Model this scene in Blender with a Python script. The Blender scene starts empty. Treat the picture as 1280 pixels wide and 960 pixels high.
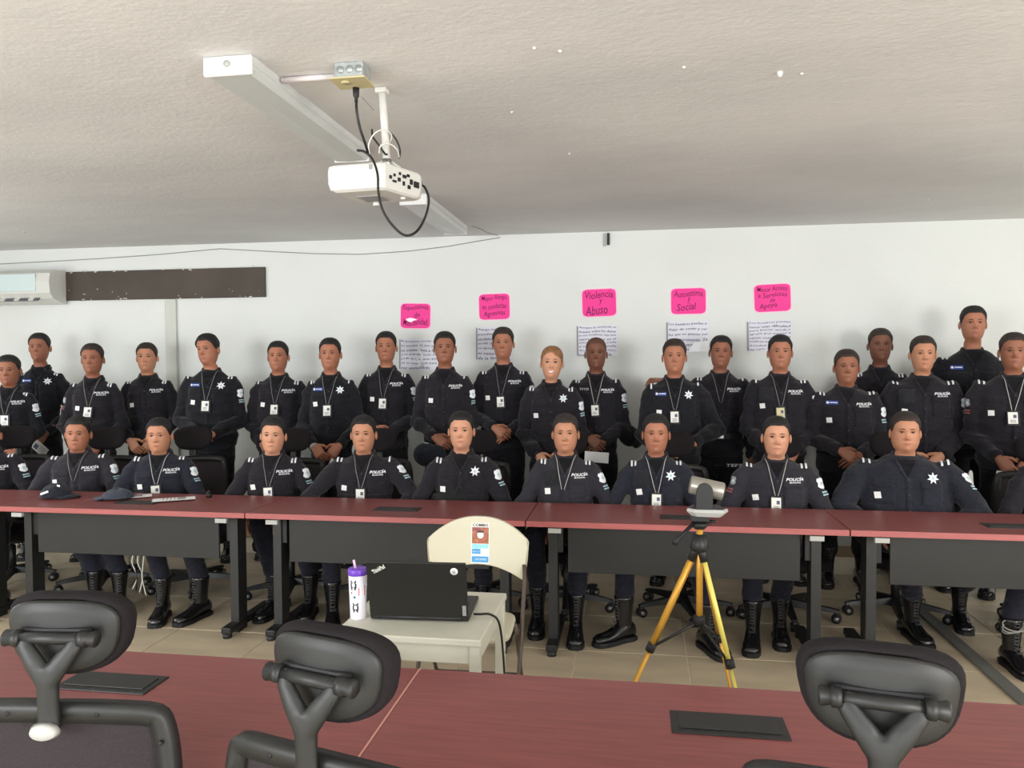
import bpy, bmesh, math, random
from math import sin, cos, pi, atan, atan2, sqrt, radians as RAD
from mathutils import Vector, Matrix, noise
from mathutils.bvhtree import BVHTree
random.seed(7)
SC = bpy.context.scene
COL = SC.collection
# ------------------------------------------------------------------ camera
F_PX, CAM_H = 960.0, 1.62
YAW, PITCH, ROLL = atan(F_PX/6000.0), -atan(30/F_PX), -.0054
CR = Matrix.Rotation(YAW, 4, 'Z') @ Matrix.Rotation(pi/2+PITCH, 4, 'X') @ Matrix.Rotation(ROLL, 4, 'Z')
cd = bpy.data.cameras.new('camera'); cam = bpy.data.objects.new('camera', cd); COL.objects.link(cam)
cam.matrix_world = Matrix.Translation((0, 0, CAM_H)) @ CR
cd.sensor_width = 36; cd.lens = 36*F_PX/1280; cd.clip_start = .05
SC.camera = cam
def ray(x, y): return (CR.to_3x3() @ Vector(((x-640)/F_PX, -(y-480)/F_PX, -1)))
def ptY(x, y, Y):
    d = ray(x, y); return Vector((0, 0, CAM_H)) + d*(Y/d.y)
def ptZ(x, y, Z):
    d = ray(x, y); return Vector((0, 0, CAM_H)) + d*((Z-CAM_H)/d.z)
# ------------------------------------------------------------------ light
W = bpy.data.worlds.new('daylight'); SC.world = W; W.use_nodes = True
W.node_tree.nodes['Background'].inputs[0].default_value = (.93, .97, 1, 1)
W.node_tree.nodes['Background'].inputs[1].default_value = 1.65
def area(name, loc, tgt, sx, sy, power, col):
    l = bpy.data.lights.new(name, 'AREA'); l.shape = 'RECTANGLE'; l.size = sx; l.size_y = sy; l.energy = power; l.color = col
    o = bpy.data.objects.new(name, l); COL.objects.link(o); o.location = loc
    o.rotation_euler = (Vector(tgt)-Vector(loc)).to_track_quat('-Z', 'Y').to_euler(); return o
area('window_daylight', (4.2, -2.2, 1.7), (.3, 5.5, 1.5), 2.2, 1.5, 270, (1, .97, .93))
area('window_daylight', (-4.0, -2.2, 1.7), (-1, 5.5, 1.5), 2.2, 1.5, 175, (.96, .98, 1))
area('window_daylight', (4.45, 3.6, 1.55), (0, 5.2, 1.9), 2.4, 1.3, 48, (1, .98, .95))
area('window_daylight', (-6.4, 3.4, 1.55), (0, 5.4, 1.9), 2.4, 1.3, 60, (.97, .99, 1))
area('ceiling_fill', (0, -2.5, .7), (0, 2.2, 2.7), 4, 1.2, 70, (.98, .98, 1))  # added fill lamp, aimed up from behind the camera to brighten the ceiling
SC.view_settings.view_transform = 'Standard'; SC.view_settings.look = 'None'
SC.view_settings.exposure = -0.04; SC.view_settings.gamma = 1.0; SC.view_settings.use_curve_mapping = False
# ------------------------------------------------------------------ materials
def s2l(c): return tuple(((v/255)/12.92 if v/255 <= .04045 else ((v/255+.055)/1.055)**2.4) for v in c)
MATS = {}
def mat(name, col, rough=.6, metal=0, spec=.5, bump=None, vary=None, sheen=0, coat=0):
    """col in sRGB 0..255. bump=(scale,strength,distance,stretch) vary=(scale, amount, stretch)"""
    m = bpy.data.materials.new(name); m.use_nodes = True; nt = m.node_tree; b = nt.nodes['Principled BSDF']
    c = s2l(col); b.inputs['Base Color'].default_value = (*c, 1); b.inputs['Roughness'].default_value = rough
    b.inputs['Metallic'].default_value = metal; b.inputs['Specular IOR Level'].default_value = spec
    if sheen: b.inputs['Sheen Weight'].default_value = sheen
    if coat: b.inputs['Coat Weight'].default_value = coat
    tc = nt.nodes.new('ShaderNodeTexCoord')
    def nz(scale, stretch, detail=4):
        mp = nt.nodes.new('ShaderNodeMapping'); mp.inputs['Scale'].default_value = stretch
        nt.links.new(tc.outputs['Object'], mp.inputs[0])
        n = nt.nodes.new('ShaderNodeTexNoise'); n.inputs['Scale'].default_value = scale; n.inputs['Detail'].default_value = detail
        nt.links.new(mp.outputs[0], n.inputs['Vector']); return n
    if bump:
        n = nz(bump[0], bump[3] if len(bump) > 3 else (1, 1, 1))
        bp = nt.nodes.new('ShaderNodeBump'); bp.inputs['Strength'].default_value = bump[1]; bp.inputs['Distance'].default_value = bump[2]
        nt.links.new(n.outputs['Fac'], bp.inputs['Height']); nt.links.new(bp.outputs[0], b.inputs['Normal'])
    if vary:
        n = nz(vary[0], vary[2] if len(vary) > 2 else (1, 1, 1))
        r = nt.nodes.new('ShaderNodeValToRGB'); r.color_ramp.elements[0].position = .3; r.color_ramp.elements[1].position = .7
        lo = tuple(v*(1-vary[1]) for v in c); hi = tuple(min(1, v*(1+vary[1])) for v in c)
        r.color_ramp.elements[0].color = (*lo, 1); r.color_ramp.elements[1].color = (*hi, 1)
        nt.links.new(n.outputs['Fac'], r.inputs[0]); nt.links.new(r.outputs[0], b.inputs['Base Color'])
    MATS[name] = m; return m
M = MATS
mat('wall_paint', (222, 225, 222), .75, bump=(14, .25, .01), vary=(1.3, .03))
mat('pilaster_paint', (204, 206, 198), .75, bump=(14, .25, .01))
# ceiling: rough trowelled plaster
def ceiling_mat():
    m = mat('ceiling_plaster', (196, 188, 178), .85); nt = m.node_tree; b = nt.nodes['Principled BSDF']
    tc = nt.nodes['Texture Coordinate']
    mp = nt.nodes.new('ShaderNodeMapping'); mp.inputs['Scale'].default_value = (1, 1.5, 1); nt.links.new(tc.outputs['Object'], mp.inputs[0])
    n1 = nt.nodes.new('ShaderNodeTexNoise'); n1.inputs['Scale'].default_value = 3; n1.inputs['Detail'].default_value = 9; n1.inputs['Roughness'].default_value = .62; n1.inputs['Distortion'].default_value = .4
    n2 = nt.nodes.new('ShaderNodeTexNoise'); n2.inputs['Scale'].default_value = 38; n2.inputs['Detail'].default_value = 5
    n3 = nt.nodes.new('ShaderNodeTexNoise'); n3.inputs['Scale'].default_value = .8; n3.inputs['Detail'].default_value = 3
    for n in (n1, n2, n3): nt.links.new(mp.outputs[0], n.inputs['Vector'])
    a = nt.nodes.new('ShaderNodeMath'); a.operation = 'MULTIPLY_ADD'; a.inputs[1].default_value = .35
    nt.links.new(n2.outputs['Fac'], a.inputs[0]); nt.links.new(n1.outputs['Fac'], a.inputs[2])
    bp = nt.nodes.new('ShaderNodeBump'); bp.inputs['Strength'].default_value = .22; bp.inputs['Distance'].default_value = .02
    nt.links.new(a.outputs[0], bp.inputs['Height']); nt.links.new(bp.outputs[0], b.inputs['Normal'])
    r = nt.nodes.new('ShaderNodeValToRGB'); r.color_ramp.elements[0].position = .35; r.color_ramp.elements[1].position = .68
    r.color_ramp.elements[0].color = (*s2l((212, 212, 211)), 1); r.color_ramp.elements[1].color = (*s2l((226, 225, 223)), 1)
    nt.links.new(n3.outputs['Fac'], r.inputs[0]); nt.links.new(r.outputs[0], b.inputs['Base Color'])
ceiling_mat()
mat('floor_tile', (196, 181, 155), .42, vary=(2.2, .14, (1, 3, 1)))
mat('grout', (232, 222, 202), .9)
mat('skirting_tile', (178, 156, 128), .45, vary=(3, .1))
mat('mahogany', (130, 68, 66), .36, vary=(5, .16, (1, 14, 14)), bump=(6, .05, .002, (1, 30, 30)))
mat('mahogany_edge', (168, 92, 90), .45, vary=(5, .1, (1, 10, 10)))
mat('seam_filler', (196, 140, 128), .6)
mat('panel_black', (35, 35, 33), .55, vary=(3, .1))
mat('metal_black', (36, 37, 36), .45, metal=.0)
mat('metal_dark', (24, 25, 26), .5)
mat('plastic_black', (24, 25, 25), .45, bump=(160, .1, .001))
mat('plastic_grey', (30, 31, 30), .48, bump=(260, .12, .001))
mat('fabric_pad', (32, 28, 30), .95, spec=.2, bump=(300, .5, .002))
mat('caster', (30, 31, 32), .35)
mat('caster_ring', (150, 150, 148), .35, metal=.6)
mat('chrome', (190, 190, 190), .25, metal=1)
mat('silver_plastic', (176, 176, 172), .35)
mat('white_plastic', (212, 212, 206), .45)
mat('cream_plastic', (208, 203, 180), .5, bump=(90, .1, .001))
mat('painted_wood_white', (206, 205, 190), .5, vary=(6, .06), bump=(20, .15, .003))
mat('tube_brown', (92, 80, 72), .4, metal=.4)
mat('gold_leg', (214, 160, 62), .35, metal=.25)
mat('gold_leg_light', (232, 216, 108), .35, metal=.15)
mat('screen_black', (26, 25, 21), .5)
mat('drum_silver', (158, 154, 144), .3, metal=.5)
mat('laptop_dark', (30, 30, 32), .45)
mat('purple', (112, 62, 190), .35)
mat('tumbler_white', (232, 230, 240), .3)
mat('red_print', (225, 70, 80), .5)
mat('teal_print', (60, 120, 130), .5)
mat('ink_black', (22, 20, 24), .6)
mat('straw', (232, 200, 222), .35)
mat('pink_card', (244, 52, 150), .6)
mat('pink_edge', (250, 196, 222), .6)
mat('pink_ink', (120, 8, 76), .7)
mat('paper', (226, 226, 236), .7)
mat('paper_white', (240, 240, 238), .7)
mat('paper_ink', (92, 92, 122), .8)
mat('paper_grey', (150, 150, 152), .8)
mat('tape_clear', (244, 246, 246), .12, spec=.8)
mat('poster_brown', (168, 104, 80), .6, vary=(60, .4))
mat('poster_dark', (70, 58, 54), .6)
mat('poster_blue', (70, 160, 220), .6)
mat('poster_lightblue', (150, 214, 236), .6)
mat('board_brown', (74, 66, 58), .7, vary=(2.5, .18), bump=(12, .3, .005))
mat('chipped_paint', (205, 196, 184), .8)
mat('louver_dark', (92, 96, 100), .5)
mat('ac_glass', (206, 222, 222), .2)
mat('lamp_white', (214, 215, 214), .5)
mat('lamp_diffuser', (204, 208, 206), .35)
mat('wire_grey', (150, 150, 146), .7)
mat('cable_black', (14, 14, 15), .45)
mat('cable_white', (226, 224, 214), .5)
mat('galvanised', (178, 184, 184), .4, metal=.5, vary=(30, .2))
mat('plate_ivory', (196, 184, 138), .5)
mat('conduit_pvc', (226, 218, 220), .5)
mat('channel_grey', (122, 122, 118), .5, metal=.3)
# uniforms and skin
def fabric(name, col):
    m = mat(name, col, .88, spec=.22, bump=(15, .8, .026, (1, 1, 1.8)), vary=(7, .14), sheen=.12)
    return m
fabric('navy_cloth', (32, 30, 36)); fabric('navy_cloth_cool', (25, 26, 32)); fabric('navy_cloth_grey', (45, 43, 50)); fabric('navy_cloth_blue', (34, 36, 46))
fabric('trouser_cloth', (22, 22, 27)); fabric('trouser_cloth_navy', (28, 29, 40))
fabric('undershirt', (16, 16, 20)); fabric('cap_cloth', (34, 37, 46)); fabric('cap_cloth_grey', (60, 66, 78)); fabric('velcro_cloth', (37, 37, 41)); fabric('bag_cloth', (30, 33, 31))
mat('button', (60, 62, 70), .4)
mat('white_print', (236, 238, 242), .6); mat('blue_print', (42, 66, 140), .6); mat('patch_blue', (176, 206, 214), .6)
mat('patch_red', (150, 84, 84), .6); mat('badge_card', (236, 236, 228), .35); mat('badge_gold', (206, 196, 150), .4)
mat('cord_grey', (132, 132, 130), .6); mat('cord_white', (188, 186, 180), .6)
mat('boot_leather', (20, 20, 22), .22, bump=(60, .25, .003), coat=.3); mat('boot_sole', (15, 15, 16), .6); mat('boot_lace', (62, 62, 64), .5)
SKINS = [(190, 134, 104), (172, 114, 88), (150, 97, 74), (122, 78, 60), (206, 150, 120)]
for i, c in enumerate(SKINS):
    mat('skin_%d' % i, c, .55, bump=(120, .08, .002), vary=(22, .05))
    M['skin_%d' % i].node_tree.nodes['Principled BSDF'].inputs['Subsurface Weight'].default_value = .06
    M['skin_%d' % i].node_tree.nodes['Principled BSDF'].inputs['Subsurface Radius'].default_value = (.01, .004, .002)
    mat('lips_%d' % i, (int(c[0]*.88), int(c[1]*.76), int(c[2]*.78)), .5)
mat('sock_skin', (170, 106, 78), .6)
mat('eye_white', (150, 134, 124), .4); mat('eye_dark', (36, 24, 20), .25); mat('teeth', (240, 238, 232), .3); mat('lips_rose', (190, 92, 84), .4)
mat('hair_black', (24, 22, 22), .7, bump=(240, .6, .004, (1, 1, .3)), vary=(90, .3))
mat('hair_brown', (46, 36, 30), .7, bump=(240, .6, .004, (1, 1, .3)), vary=(90, .3))
mat('hair_shaved', (92, 62, 48), .8, bump=(300, .3, .002))
mat('hair_blonde', (140, 98, 64), .5, bump=(120, .6, .004, (3, 1, .3)), vary=(60, .6, (4, 1, .4)))
# ------------------------------------------------------------------ mesh helpers
class MB:
    def __init__(s): s.v = []; s.f = []; s.m = []; s.sm = []
    def add(s, vs, fs, mi=0, smooth=True, xf=None):
        n = len(s.v)
        s.v += [tuple(xf @ Vector(v)) for v in vs] if xf is not None else [tuple(v) for v in vs]
        s.f += [tuple(i+n for i in f) for f in fs]; s.m += [mi]*len(fs); s.sm += [smooth]*len(fs); return s
    def loft(s, rings, mi=0, cap0=True, cap1=True, closed=True, smooth=True, xf=None):
        n = len(rings[0]); vs = [p for r in rings for p in r]; fs = []
        for i in range(len(rings)-1):
            for j in range(n if closed else n-1):
                k = (j+1) % n; fs.append((i*n+j, i*n+k, (i+1)*n+k, (i+1)*n+j))
        if cap0: fs.append(tuple(range(n))[::-1])
        if cap1: fs.append(tuple(range((len(rings)-1)*n, len(rings)*n)))
        return s.add(vs, fs, mi, smooth, xf)
    def box(s, c, size, mi=0, bev=0, rot=None, seg=2, xf=None):
        bm = bmesh.new(); bmesh.ops.create_cube(bm, size=1)
        for v in bm.verts: v.co = Vector((v.co.x*size[0], v.co.y*size[1], v.co.z*size[2]))
        if bev: bmesh.ops.bevel(bm, geom=list(bm.edges), offset=min(bev, min(size)*.49), segments=seg, affect='EDGES', profile=.5)
        mt = Matrix.Translation(c) @ (rot.to_4x4() if rot is not None else Matrix.Identity(4))
        if xf is not None: mt = xf @ mt
        bm.verts.ensure_lookup_table(); bm.verts.index_update()
        s.add([v.co.copy() for v in bm.verts], [[v.index for v in f.verts] for f in bm.faces], mi, bool(bev and seg > 2), mt); bm.free(); return s
    def tube(s, pts, r, n=8, mi=0, cap=True, flat=(1, 1), xf=None, up=None):
        pts = [Vector(p) for p in pts]; rs = r if isinstance(r, (list, tuple)) else [r]*len(pts); rings = []
        prev = None
        for i, p in enumerate(pts):
            t = (pts[min(i+1, len(pts)-1)]-pts[max(i-1, 0)]).normalized()
            if prev is None:
                a = Vector(up) if up else (Vector((0, 0, 1)) if abs(t.z) < .9 else Vector((1, 0, 0)))
            else: a = prev
            u = (a - t*a.dot(t)).normalized(); w = t.cross(u); prev = u
            rings.append([p + (u*cos(2*pi*k/n)*flat[0] + w*sin(2*pi*k/n)*flat[1])*rs[i] for k in range(n)])
        return s.loft(rings, mi, cap, cap, xf=xf)
    def disc(s, c, nrm, r, th, n=16, mi=0, xf=None, flat=(1, 1), up=None):
        c = Vector(c); d = Vector(nrm).normalized()*th/2
        return s.tube([c-d, c+d], r, n, mi, flat=flat, xf=xf, up=up)
    def ball(s, c, r, n=10, m=7, mi=0, xf=None):
        rx, ry, rz = r if isinstance(r, (list, tuple)) else (r, r, r); rings = []
        for i in range(m+1):
            th = pi*(i+.02)/(m+.04)
            rings.append([(c[0]+rx*sin(th)*cos(2*pi*k/n), c[1]+ry*sin(th)*sin(2*pi*k/n), c[2]-rz*cos(th)) for k in range(n)])
        return s.loft(rings, mi, xf=xf)
    def prism(s, poly, y0, y1, mi=0, xf=None, smooth=False):   # outline in x,z extruded along y
        return s.loft([[(x, y0, z) for x, z in poly], [(x, y1, z) for x, z in poly]], mi, smooth=smooth, xf=xf)
    def mesh(s, name, mats):
        me = bpy.data.meshes.new(name); me.from_pydata(s.v, [], s.f)
        for m in mats: me.materials.append(M[m])
        me.polygons.foreach_set('material_index', s.m); me.polygons.foreach_set('use_smooth', s.sm); me.update()
        bm = bmesh.new(); bm.from_mesh(me); bmesh.ops.recalc_face_normals(bm, faces=bm.faces); bm.to_mesh(me); bm.free()
        return me
    def build(s, name, mats, parent=None, **kw):
        if isinstance(mats, str): mats = [mats]
        return link(name, s.mesh(name, mats), parent, **kw)
def link(name, me, parent=None, loc=None, rz=None, **kw):
    o = bpy.data.objects.new(name, me); COL.objects.link(o)
    if parent is not None: o.parent = parent
    if loc is not None: o.location = loc
    if rz is not None: o.rotation_euler = (0, 0, rz)
    for k, v in kw.items(): o[k] = v
    return o
def empty(name, loc=(0, 0, 0), rz=0, **kw): return link(name, None, None, loc, rz, **kw)
def copy_tree(o, parent=None):
    c = o.copy(); COL.objects.link(c); c.parent = parent
    for ch in KIDS.get(o.name, []): copy_child(ch, c)
    return c
def copy_child(ch, p):
    c = ch.copy(); COL.objects.link(c); c.parent = p
    for g in KIDS.get(ch.name, []): copy_child(g, c)
KIDS = {}
def index_kids():
    KIDS.clear()
    for o in bpy.data.objects:
        if o.parent: KIDS.setdefault(o.parent.name, []).append(o)
_TXT = {}
def text_mesh(txt, size=1, shear=0, bold=0, res=2):
    """flat lettering centred on 0,0 as (verts2d, faces)"""
    key = (txt, shear, bold, res)
    if key not in _TXT:
        c = bpy.data.curves.new('t', 'FONT'); c.body = txt; c.align_x = 'CENTER'; c.align_y = 'CENTER'; c.size = 1
        c.shear = shear; c.offset = bold; c.resolution_u = res; c.space_line = 1.0
        o = bpy.data.objects.new('t', c); COL.objects.link(o)
        me = o.to_mesh(); vs = [(v.co.x, v.co.y) for v in me.vertices]; fs = [tuple(p.vertices) for p in me.polygons]
        o.to_mesh_clear(); bpy.data.objects.remove(o); bpy.data.curves.remove(c); _TXT[key] = (vs, fs)
    vs, fs = _TXT[key]; return [(x*size, y*size) for x, y in vs], fs
def fit_text(txt, w, h, **kw):
    vs, fs = text_mesh(txt, 1, **kw)
    xs = [v[0] for v in vs]; ys = [v[1] for v in vs]
    sx = w/(max(xs)-min(xs)); sy = h/(max(ys)-min(ys)); cx = (max(xs)+min(xs))/2; cy = (max(ys)+min(ys))/2
    return [((x-cx)*sx, (y-cy)*sy) for x, y in vs], fs
def struct(name, mb, m, **kw): return mb.build(name, m, kind='structure', **kw)
def remeshed(mb, voxel, wrinkle=None, smooth=4):
    me = mb.mesh('raw', ['ink_black']); o = bpy.data.objects.new('raw', me); TS = bpy.data.scenes.get('work') or bpy.data.scenes.new('work'); TS.collection.objects.link(o)
    r = o.modifiers.new('r', 'REMESH'); r.mode = 'VOXEL'; r.voxel_size = voxel; r.use_smooth_shade = True
    s_ = o.modifiers.new('s', 'SMOOTH'); s_.iterations = smooth; s_.factor = .5
    TS.view_layers[0].update(); dg = TS.view_layers[0].depsgraph; out = bpy.data.meshes.new_from_object(o.evaluated_get(dg))
    bpy.data.objects.remove(o); bpy.data.meshes.remove(me)
    if wrinkle:
        nn = [v.normal.copy() for v in out.vertices]; cc = [v.co.copy() for v in out.vertices]; fl_ = []
        for c_, n_ in zip(cc, nn): fl_ += list(c_ + n_*wrinkle(c_))
        out.vertices.foreach_set('co', fl_)
    out.update(); return out
# ------------------------------------------------------------------ room
WY, CZ, X0, X1, YB = 6.57, 2.70, -6.6, 4.6, -2.6
fl = struct('floor', MB().box(((X0+X1)/2, (WY+YB)/2, -.0512), (X1-X0, WY-YB, .1)), 'grout')
tile = MB().box((0, 0, -.003), (.594, .594, .012), bev=.002, seg=1).mesh('floor_tile', ['floor_tile'])
for i in range(-10, 8):
    for j in range(-7, 4):
        x, y = -.01 + .6*i - .01, 3.92 + .6*j + .01
        if x-.3 < X0-.05 or x+.3 > X1 or y+.3 > WY+.35: continue
        t = link('floor_tile', tile, fl, (x, min(y, 9), -.0005+random.uniform(-.0006, .0006)))
        t.rotation_euler = (0, 0, random.choice((0, pi)))
        if y+.3 > WY: t.scale = (1, max(.1, (WY-(y-.3))/.6-.01), 1); t.location.y = (y-.3+WY)/2
struct('wall_back', MB().box(((X0+X1)/2, WY+.08, CZ/2), (X1-X0+.3, .16, CZ)), 'wall_paint')
struct('wall_left', MB().box((X0-.08, (WY+YB)/2+.5, CZ/2), (.16, WY-YB-1.0, CZ)), 'wall_paint')
struct('wall_right', MB().box((X1+.08, (WY+YB)/2+.5, CZ/2), (.16, WY-YB-1.0, CZ)), 'wall_paint')
ce = struct('ceiling', MB().box(((X0+X1)/2, (WY+YB)/2, CZ+.1), (X1-X0+.3, WY-YB+.3, .2)), 'ceiling_plaster')
# little plaster blobs and a drip on the ceiling
pb = MB()
for x, y in ((1002, 92), (668, 60), (855, 84), (975, 90), (700, 64), (1160, 250), (30, 290), (640, 140), (712, 192)):
    p = ptZ(x, y, CZ); pb.ball((p.x, p.y, CZ), (.008, .012, .006), 7, 4)
p = ptZ(975, 90, CZ); pb.ball((p.x, p.y, CZ-.004), (.012, .012, .016), 8, 5)
pb.build('plaster_blob', 'ceiling_plaster', ce, kind='stuff')
struct('trim_1', MB().box((-4.25, WY-.012, 1.1), (.11, .03, 2.2), bev=.006), 'pilaster_paint')
bb = empty('baseboard_back', (0, 0, 0), kind='structure')
sk = MB().box((0, 0, .045), (.594, .012, .09), bev=.002, seg=1).mesh('skirting_tile', ['skirting_tile'])
for i in range(-10, 8):
    x = -.02+.6*i
    if X0+.3 < x < X1-.3: link('skirting_tile', sk, bb, (x, WY-.007, .001))
# dark brown recessed strip on the wall with chipped paint
bd = empty('painted_board', (-4.6, WY, 2.34), label='long dark brown painted board with chipped edges high on the wall', category='board')
MB().box((-.2, -.013, 0), (2.98, .022, .272), bev=.003).build('panel', 'board_brown', bd)
cp = MB()
for k in range(70):
    x = random.uniform(-1.6, 1.27); z = (random.choice((-1, 1))*.134+random.uniform(-.01, .01)) if k < 48 else random.uniform(-.13, -.02)
    w = random.uniform(.004, .035 if k < 48 else .012)
    cp.box((x, -.0245, z), (w, .002, random.uniform(.003, .011)), rot=Matrix.Rotation(random.uniform(-.4, .4), 3, 'Y'))
cp.build('chipped_paint', 'chipped_paint', bd, kind='stuff')
# air conditioner
ac = empty('air_conditioner', (-5.77, WY-.028, 2.32), label='white wall mounted split air conditioner over the dark brown board', category='air conditioner')
prof = [(0, .17), (-.14, .165), (-.2, .13), (-.215, .05), (-.205, -.06), (-.16, -.11), (-.05, -.15), (0, -.155)]
mb = MB(); mb.loft([[(x, y, z*(1 if abs(x) < .43 else .97)) for y, z in prof] for x in (-.45, -.44, .44, .45)], smooth=False); mb.build('housing', 'white_plastic', ac)
MB().box((-.06, -.214, .04), (.74, .01, .16), bev=.004).build('front_glass', 'ac_glass', ac)
MB().box((-.05, -.172, -.108), (.72, .012, .055), rot=Matrix.Rotation(-.9, 3, 'X')).build('air_outlet', 'louver_dark', ac)
for k in range(5):
    MB().box((-.36+.15*k, -.178, -.106), (.05, .012, .05), rot=Matrix.Rotation(-.9, 3, 'X')).build('louver', 'white_plastic', ac)
# long thin wire along the wall, cracks
wp = [ptY(x, y, WY-.006) for x, y in ((-20, 331), (0, 330), (60, 327), (130, 323), (200, 318), (275, 311), (330, 314), (390, 317), (450, 318), (510, 314), (560, 308), (600, 301), (625, 297))]
MB().tube(wp, .004, 5).build('wall_wire', 'wire_grey', label='thin grey wire sagging along the top of the white wall', category='wire')
wq = [(ptZ(x, y, CZ-.004)) for x, y in ((625, 297), (609, 291), (600, 286), (590, 283))]
MB().tube([(p.x, min(p.y, WY-.01), CZ-.004) for p in wq], .003, 5).build('ceiling_wire', 'wire_grey', label='short thin wire crossing the ceiling to the far light fixture', category='wire')
hk = empty('wall_clip', (-.24, WY, 2.635), label='small dark metal clip at the wall and ceiling joint', category='clip')
MB().box((.02, -.012, 0), (.022, .02, .1), bev=.003).build('clamp', 'metal_dark', hk)
MB().box((-.014, -.006, -.005), (.02, .012, .11), bev=.003).build('bracket', 'silver_plastic', hk)
# ceiling light fixtures (wraparound troffers)
def ceil_light(y0, y1, label):
    L = y1-y0; r = empty('ceiling_light', (-1.42, y0, CZ), label=label, category='ceiling light', group='long ceiling light fixtures')
    MB().box((0, .008, -.036), (.185, .016, .07), bev=.006).build('end_cap', 'lamp_white', r)
    MB().box((0, L-.008, -.036), (.185, .016, .07), bev=.006).build('end_cap', 'lamp_white', r)
    MB().box((0, L/2, -.012), (.175, L-.02, .024)).build('housing', 'lamp_white', r)
    pr = [(-.088, -.02), (-.09, -.05), (-.078, -.066), (0, -.069), (.078, -.066), (.09, -.05), (.088, -.02)]
    MB().prism(pr, .014, L-.014).build('diffuser', 'lamp_diffuser', r)
    MB().disc((0, -.002, -.03), (0, 1, 0), .012, .004, 12).build('knockout', 'silver_plastic', r)
    for k in (-1, 1): MB().box((k*.0905, L/2, -.03), (.003, L-.03, .006)).build('side_rail', 'lamp_white', r)
ceil_light(2.55, 3.77, 'long white ceiling light fixture whose end cap is beside the junction box')
ceil_light(4.85, 6.06, 'shorter looking far ceiling light fixture behind the projector near the wall')
# junction box, conduit, projector
jb = empty('junction_box', (-1.02, 2.72, CZ), label='galvanised junction box with ivory outlet plate on the ceiling', category='junction box')
MB().box((0, 0, -.03), (.11, .09, .06), bev=.006).build('box', 'galvanised', jb)
for k in (-.03, .005, .04): MB().disc((k, -.046, -.03), (0, 1, 0), .014, .004, 12).build('knockout', 'galvanised', jb)
MB().box((0, -.005, -.063), (.135, .115, .006), bev=.002).build('outlet_plate', 'plate_ivory', jb)
MB().disc((-.02, -.02, -.067), (0, 0, 1), .017, .004, 14).build('socket', 'plate_ivory', jb)
MB().tube([(-1.325, 2.78, CZ-.012), (-1.07, 2.78, CZ-.012)], .011, 8).build('conduit', 'conduit_pvc', label='short white pipe between light fixture and junction box', category='pipe')
pj = empty('projector', (-.985, 3.0, 2.33), -.10, label='white ceiling projector hanging upside down from a white pole', category='projector')
body = [[(-.19, -.12), (-.17, -.13), (.05, -.13), (.135, .09), (.13, .14), (-.15, .15), (-.19, .12)],]
out = [(-.185, -.145), (-.175, -.152), (.03, -.152), (.055, -.14), (.115, .07), (.11, .10), (.09, .11), (-.165, .11), (-.185, .09)]
def insc(sx, dy=0): return [(x*sx, y*sx+dy) for x, y in out]
mb = MB(); mb.loft([[(x, y, z) for x, y in insc(s)] for z, s in ((-.052, .86), (-.044, .955), (-.02, .995), (-.006, 1), (-.002, .992), (.002, 1), (.03, 1), (.046, .985), (.052, .94))], smooth=False)
mb.build('housing', 'white_plastic', pj)
MB().box((-.06, .0, -.0535), (.1, .1, .004), bev=.001).build('base_vent', 'paper_grey', pj)
MB().disc((-.085, .08, -.058), (0, 0, 1), .014, .014, 12).build('foot', 'white_plastic', pj)
MB().disc((.06, .02, -.056), (0, 0, 1), .01, .008, 12).build('foot', 'white_plastic', pj)
d = Vector((.115-.055, .07+.14, 0)).normalized(); nr = Vector((d.y, -d.x, 0)); rt = Matrix((d, -nr, (0, 0, 1))).transposed()
for k, (u, z, w, h) in enumerate(((.03, .0, .012, .012), (.055, .012, .01, .01), (.055, -.012, .02, .008), (.085, .0, .014, .014), (.09, .024, .01, .01), (.115, -.01, .01, .016), (.12, .018, .02, .012), (.145, .026, .014, .01), (.15, -.018, .014, .014), (.165, .005, .014, .02), (.2, .0, .03, .024))):
    q = Vector((.055, -.14, z)) + d*u*.95 + nr*.002
    MB().box(q, (w, .006, h), rot=rt).build('port', 'ink_black', pj)
MB().box((.0, -.153, .034), (.012, .004, .018)).build('sensor_window', 'paper_grey', pj)
MB().tube([(0, 0, .05), (0, 0, .075)], [.05, .03], 10).build('mount_plate', 'white_plastic', pj)
MB().tube([(0, 0, .07), (0, 0, .1)], .018, 10).build('swivel', 'chrome', pj)
for a in (.5, 2.2, 3.9): MB().tube([(.075*cos(a), .075*sin(a), .052), (.02*cos(a), .02*sin(a), .09)], .006, 5).build('mount_arm', 'white_plastic', pj)
MB().tube([(0, 0, .09), (0, -.04, CZ-2.33)], .0155, 12).build('pole', 'white_plastic', pj)
MB().box((0, -.04, CZ-2.33-.012), (.045, .045, .02), bev=.004).build('ceiling_bracket', 'white_plastic', pj)
def smooth_path(pts, n=6):
    P = [Vector(p) for p in pts]; o = []
    for i in range(len(P)-1):
        p0 = P[max(i-1, 0)]; p1 = P[i]; p2 = P[i+1]; p3 = P[min(i+2, len(P)-1)]
        for k in range(n):
            t = k/n; o.append(.5*((2*p1)+(-p0+p2)*t+(2*p0-5*p1+4*p2-p3)*t*t+(-p0+3*p1-3*p2+p3)*t**3))
    return o+[P[-1]]
cbl = empty('projector_cable', (-1.0, 2.7, 2.63), label='black power cable looping from the outlet plate under the projector', category='cable')
def cpt(lst): return [ptY(x, y, Y)-Vector((-1.0, 2.7, 2.63)) for x, y, Y in lst]
MB().tube(smooth_path(cpt([(445, 122, 2.71), (446, 140, 2.71), (450, 160, 2.73), (456, 178, 2.76), (460, 191, 2.80)])), .0052, 6).build('cord', 'cable_black', cbl)
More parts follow.
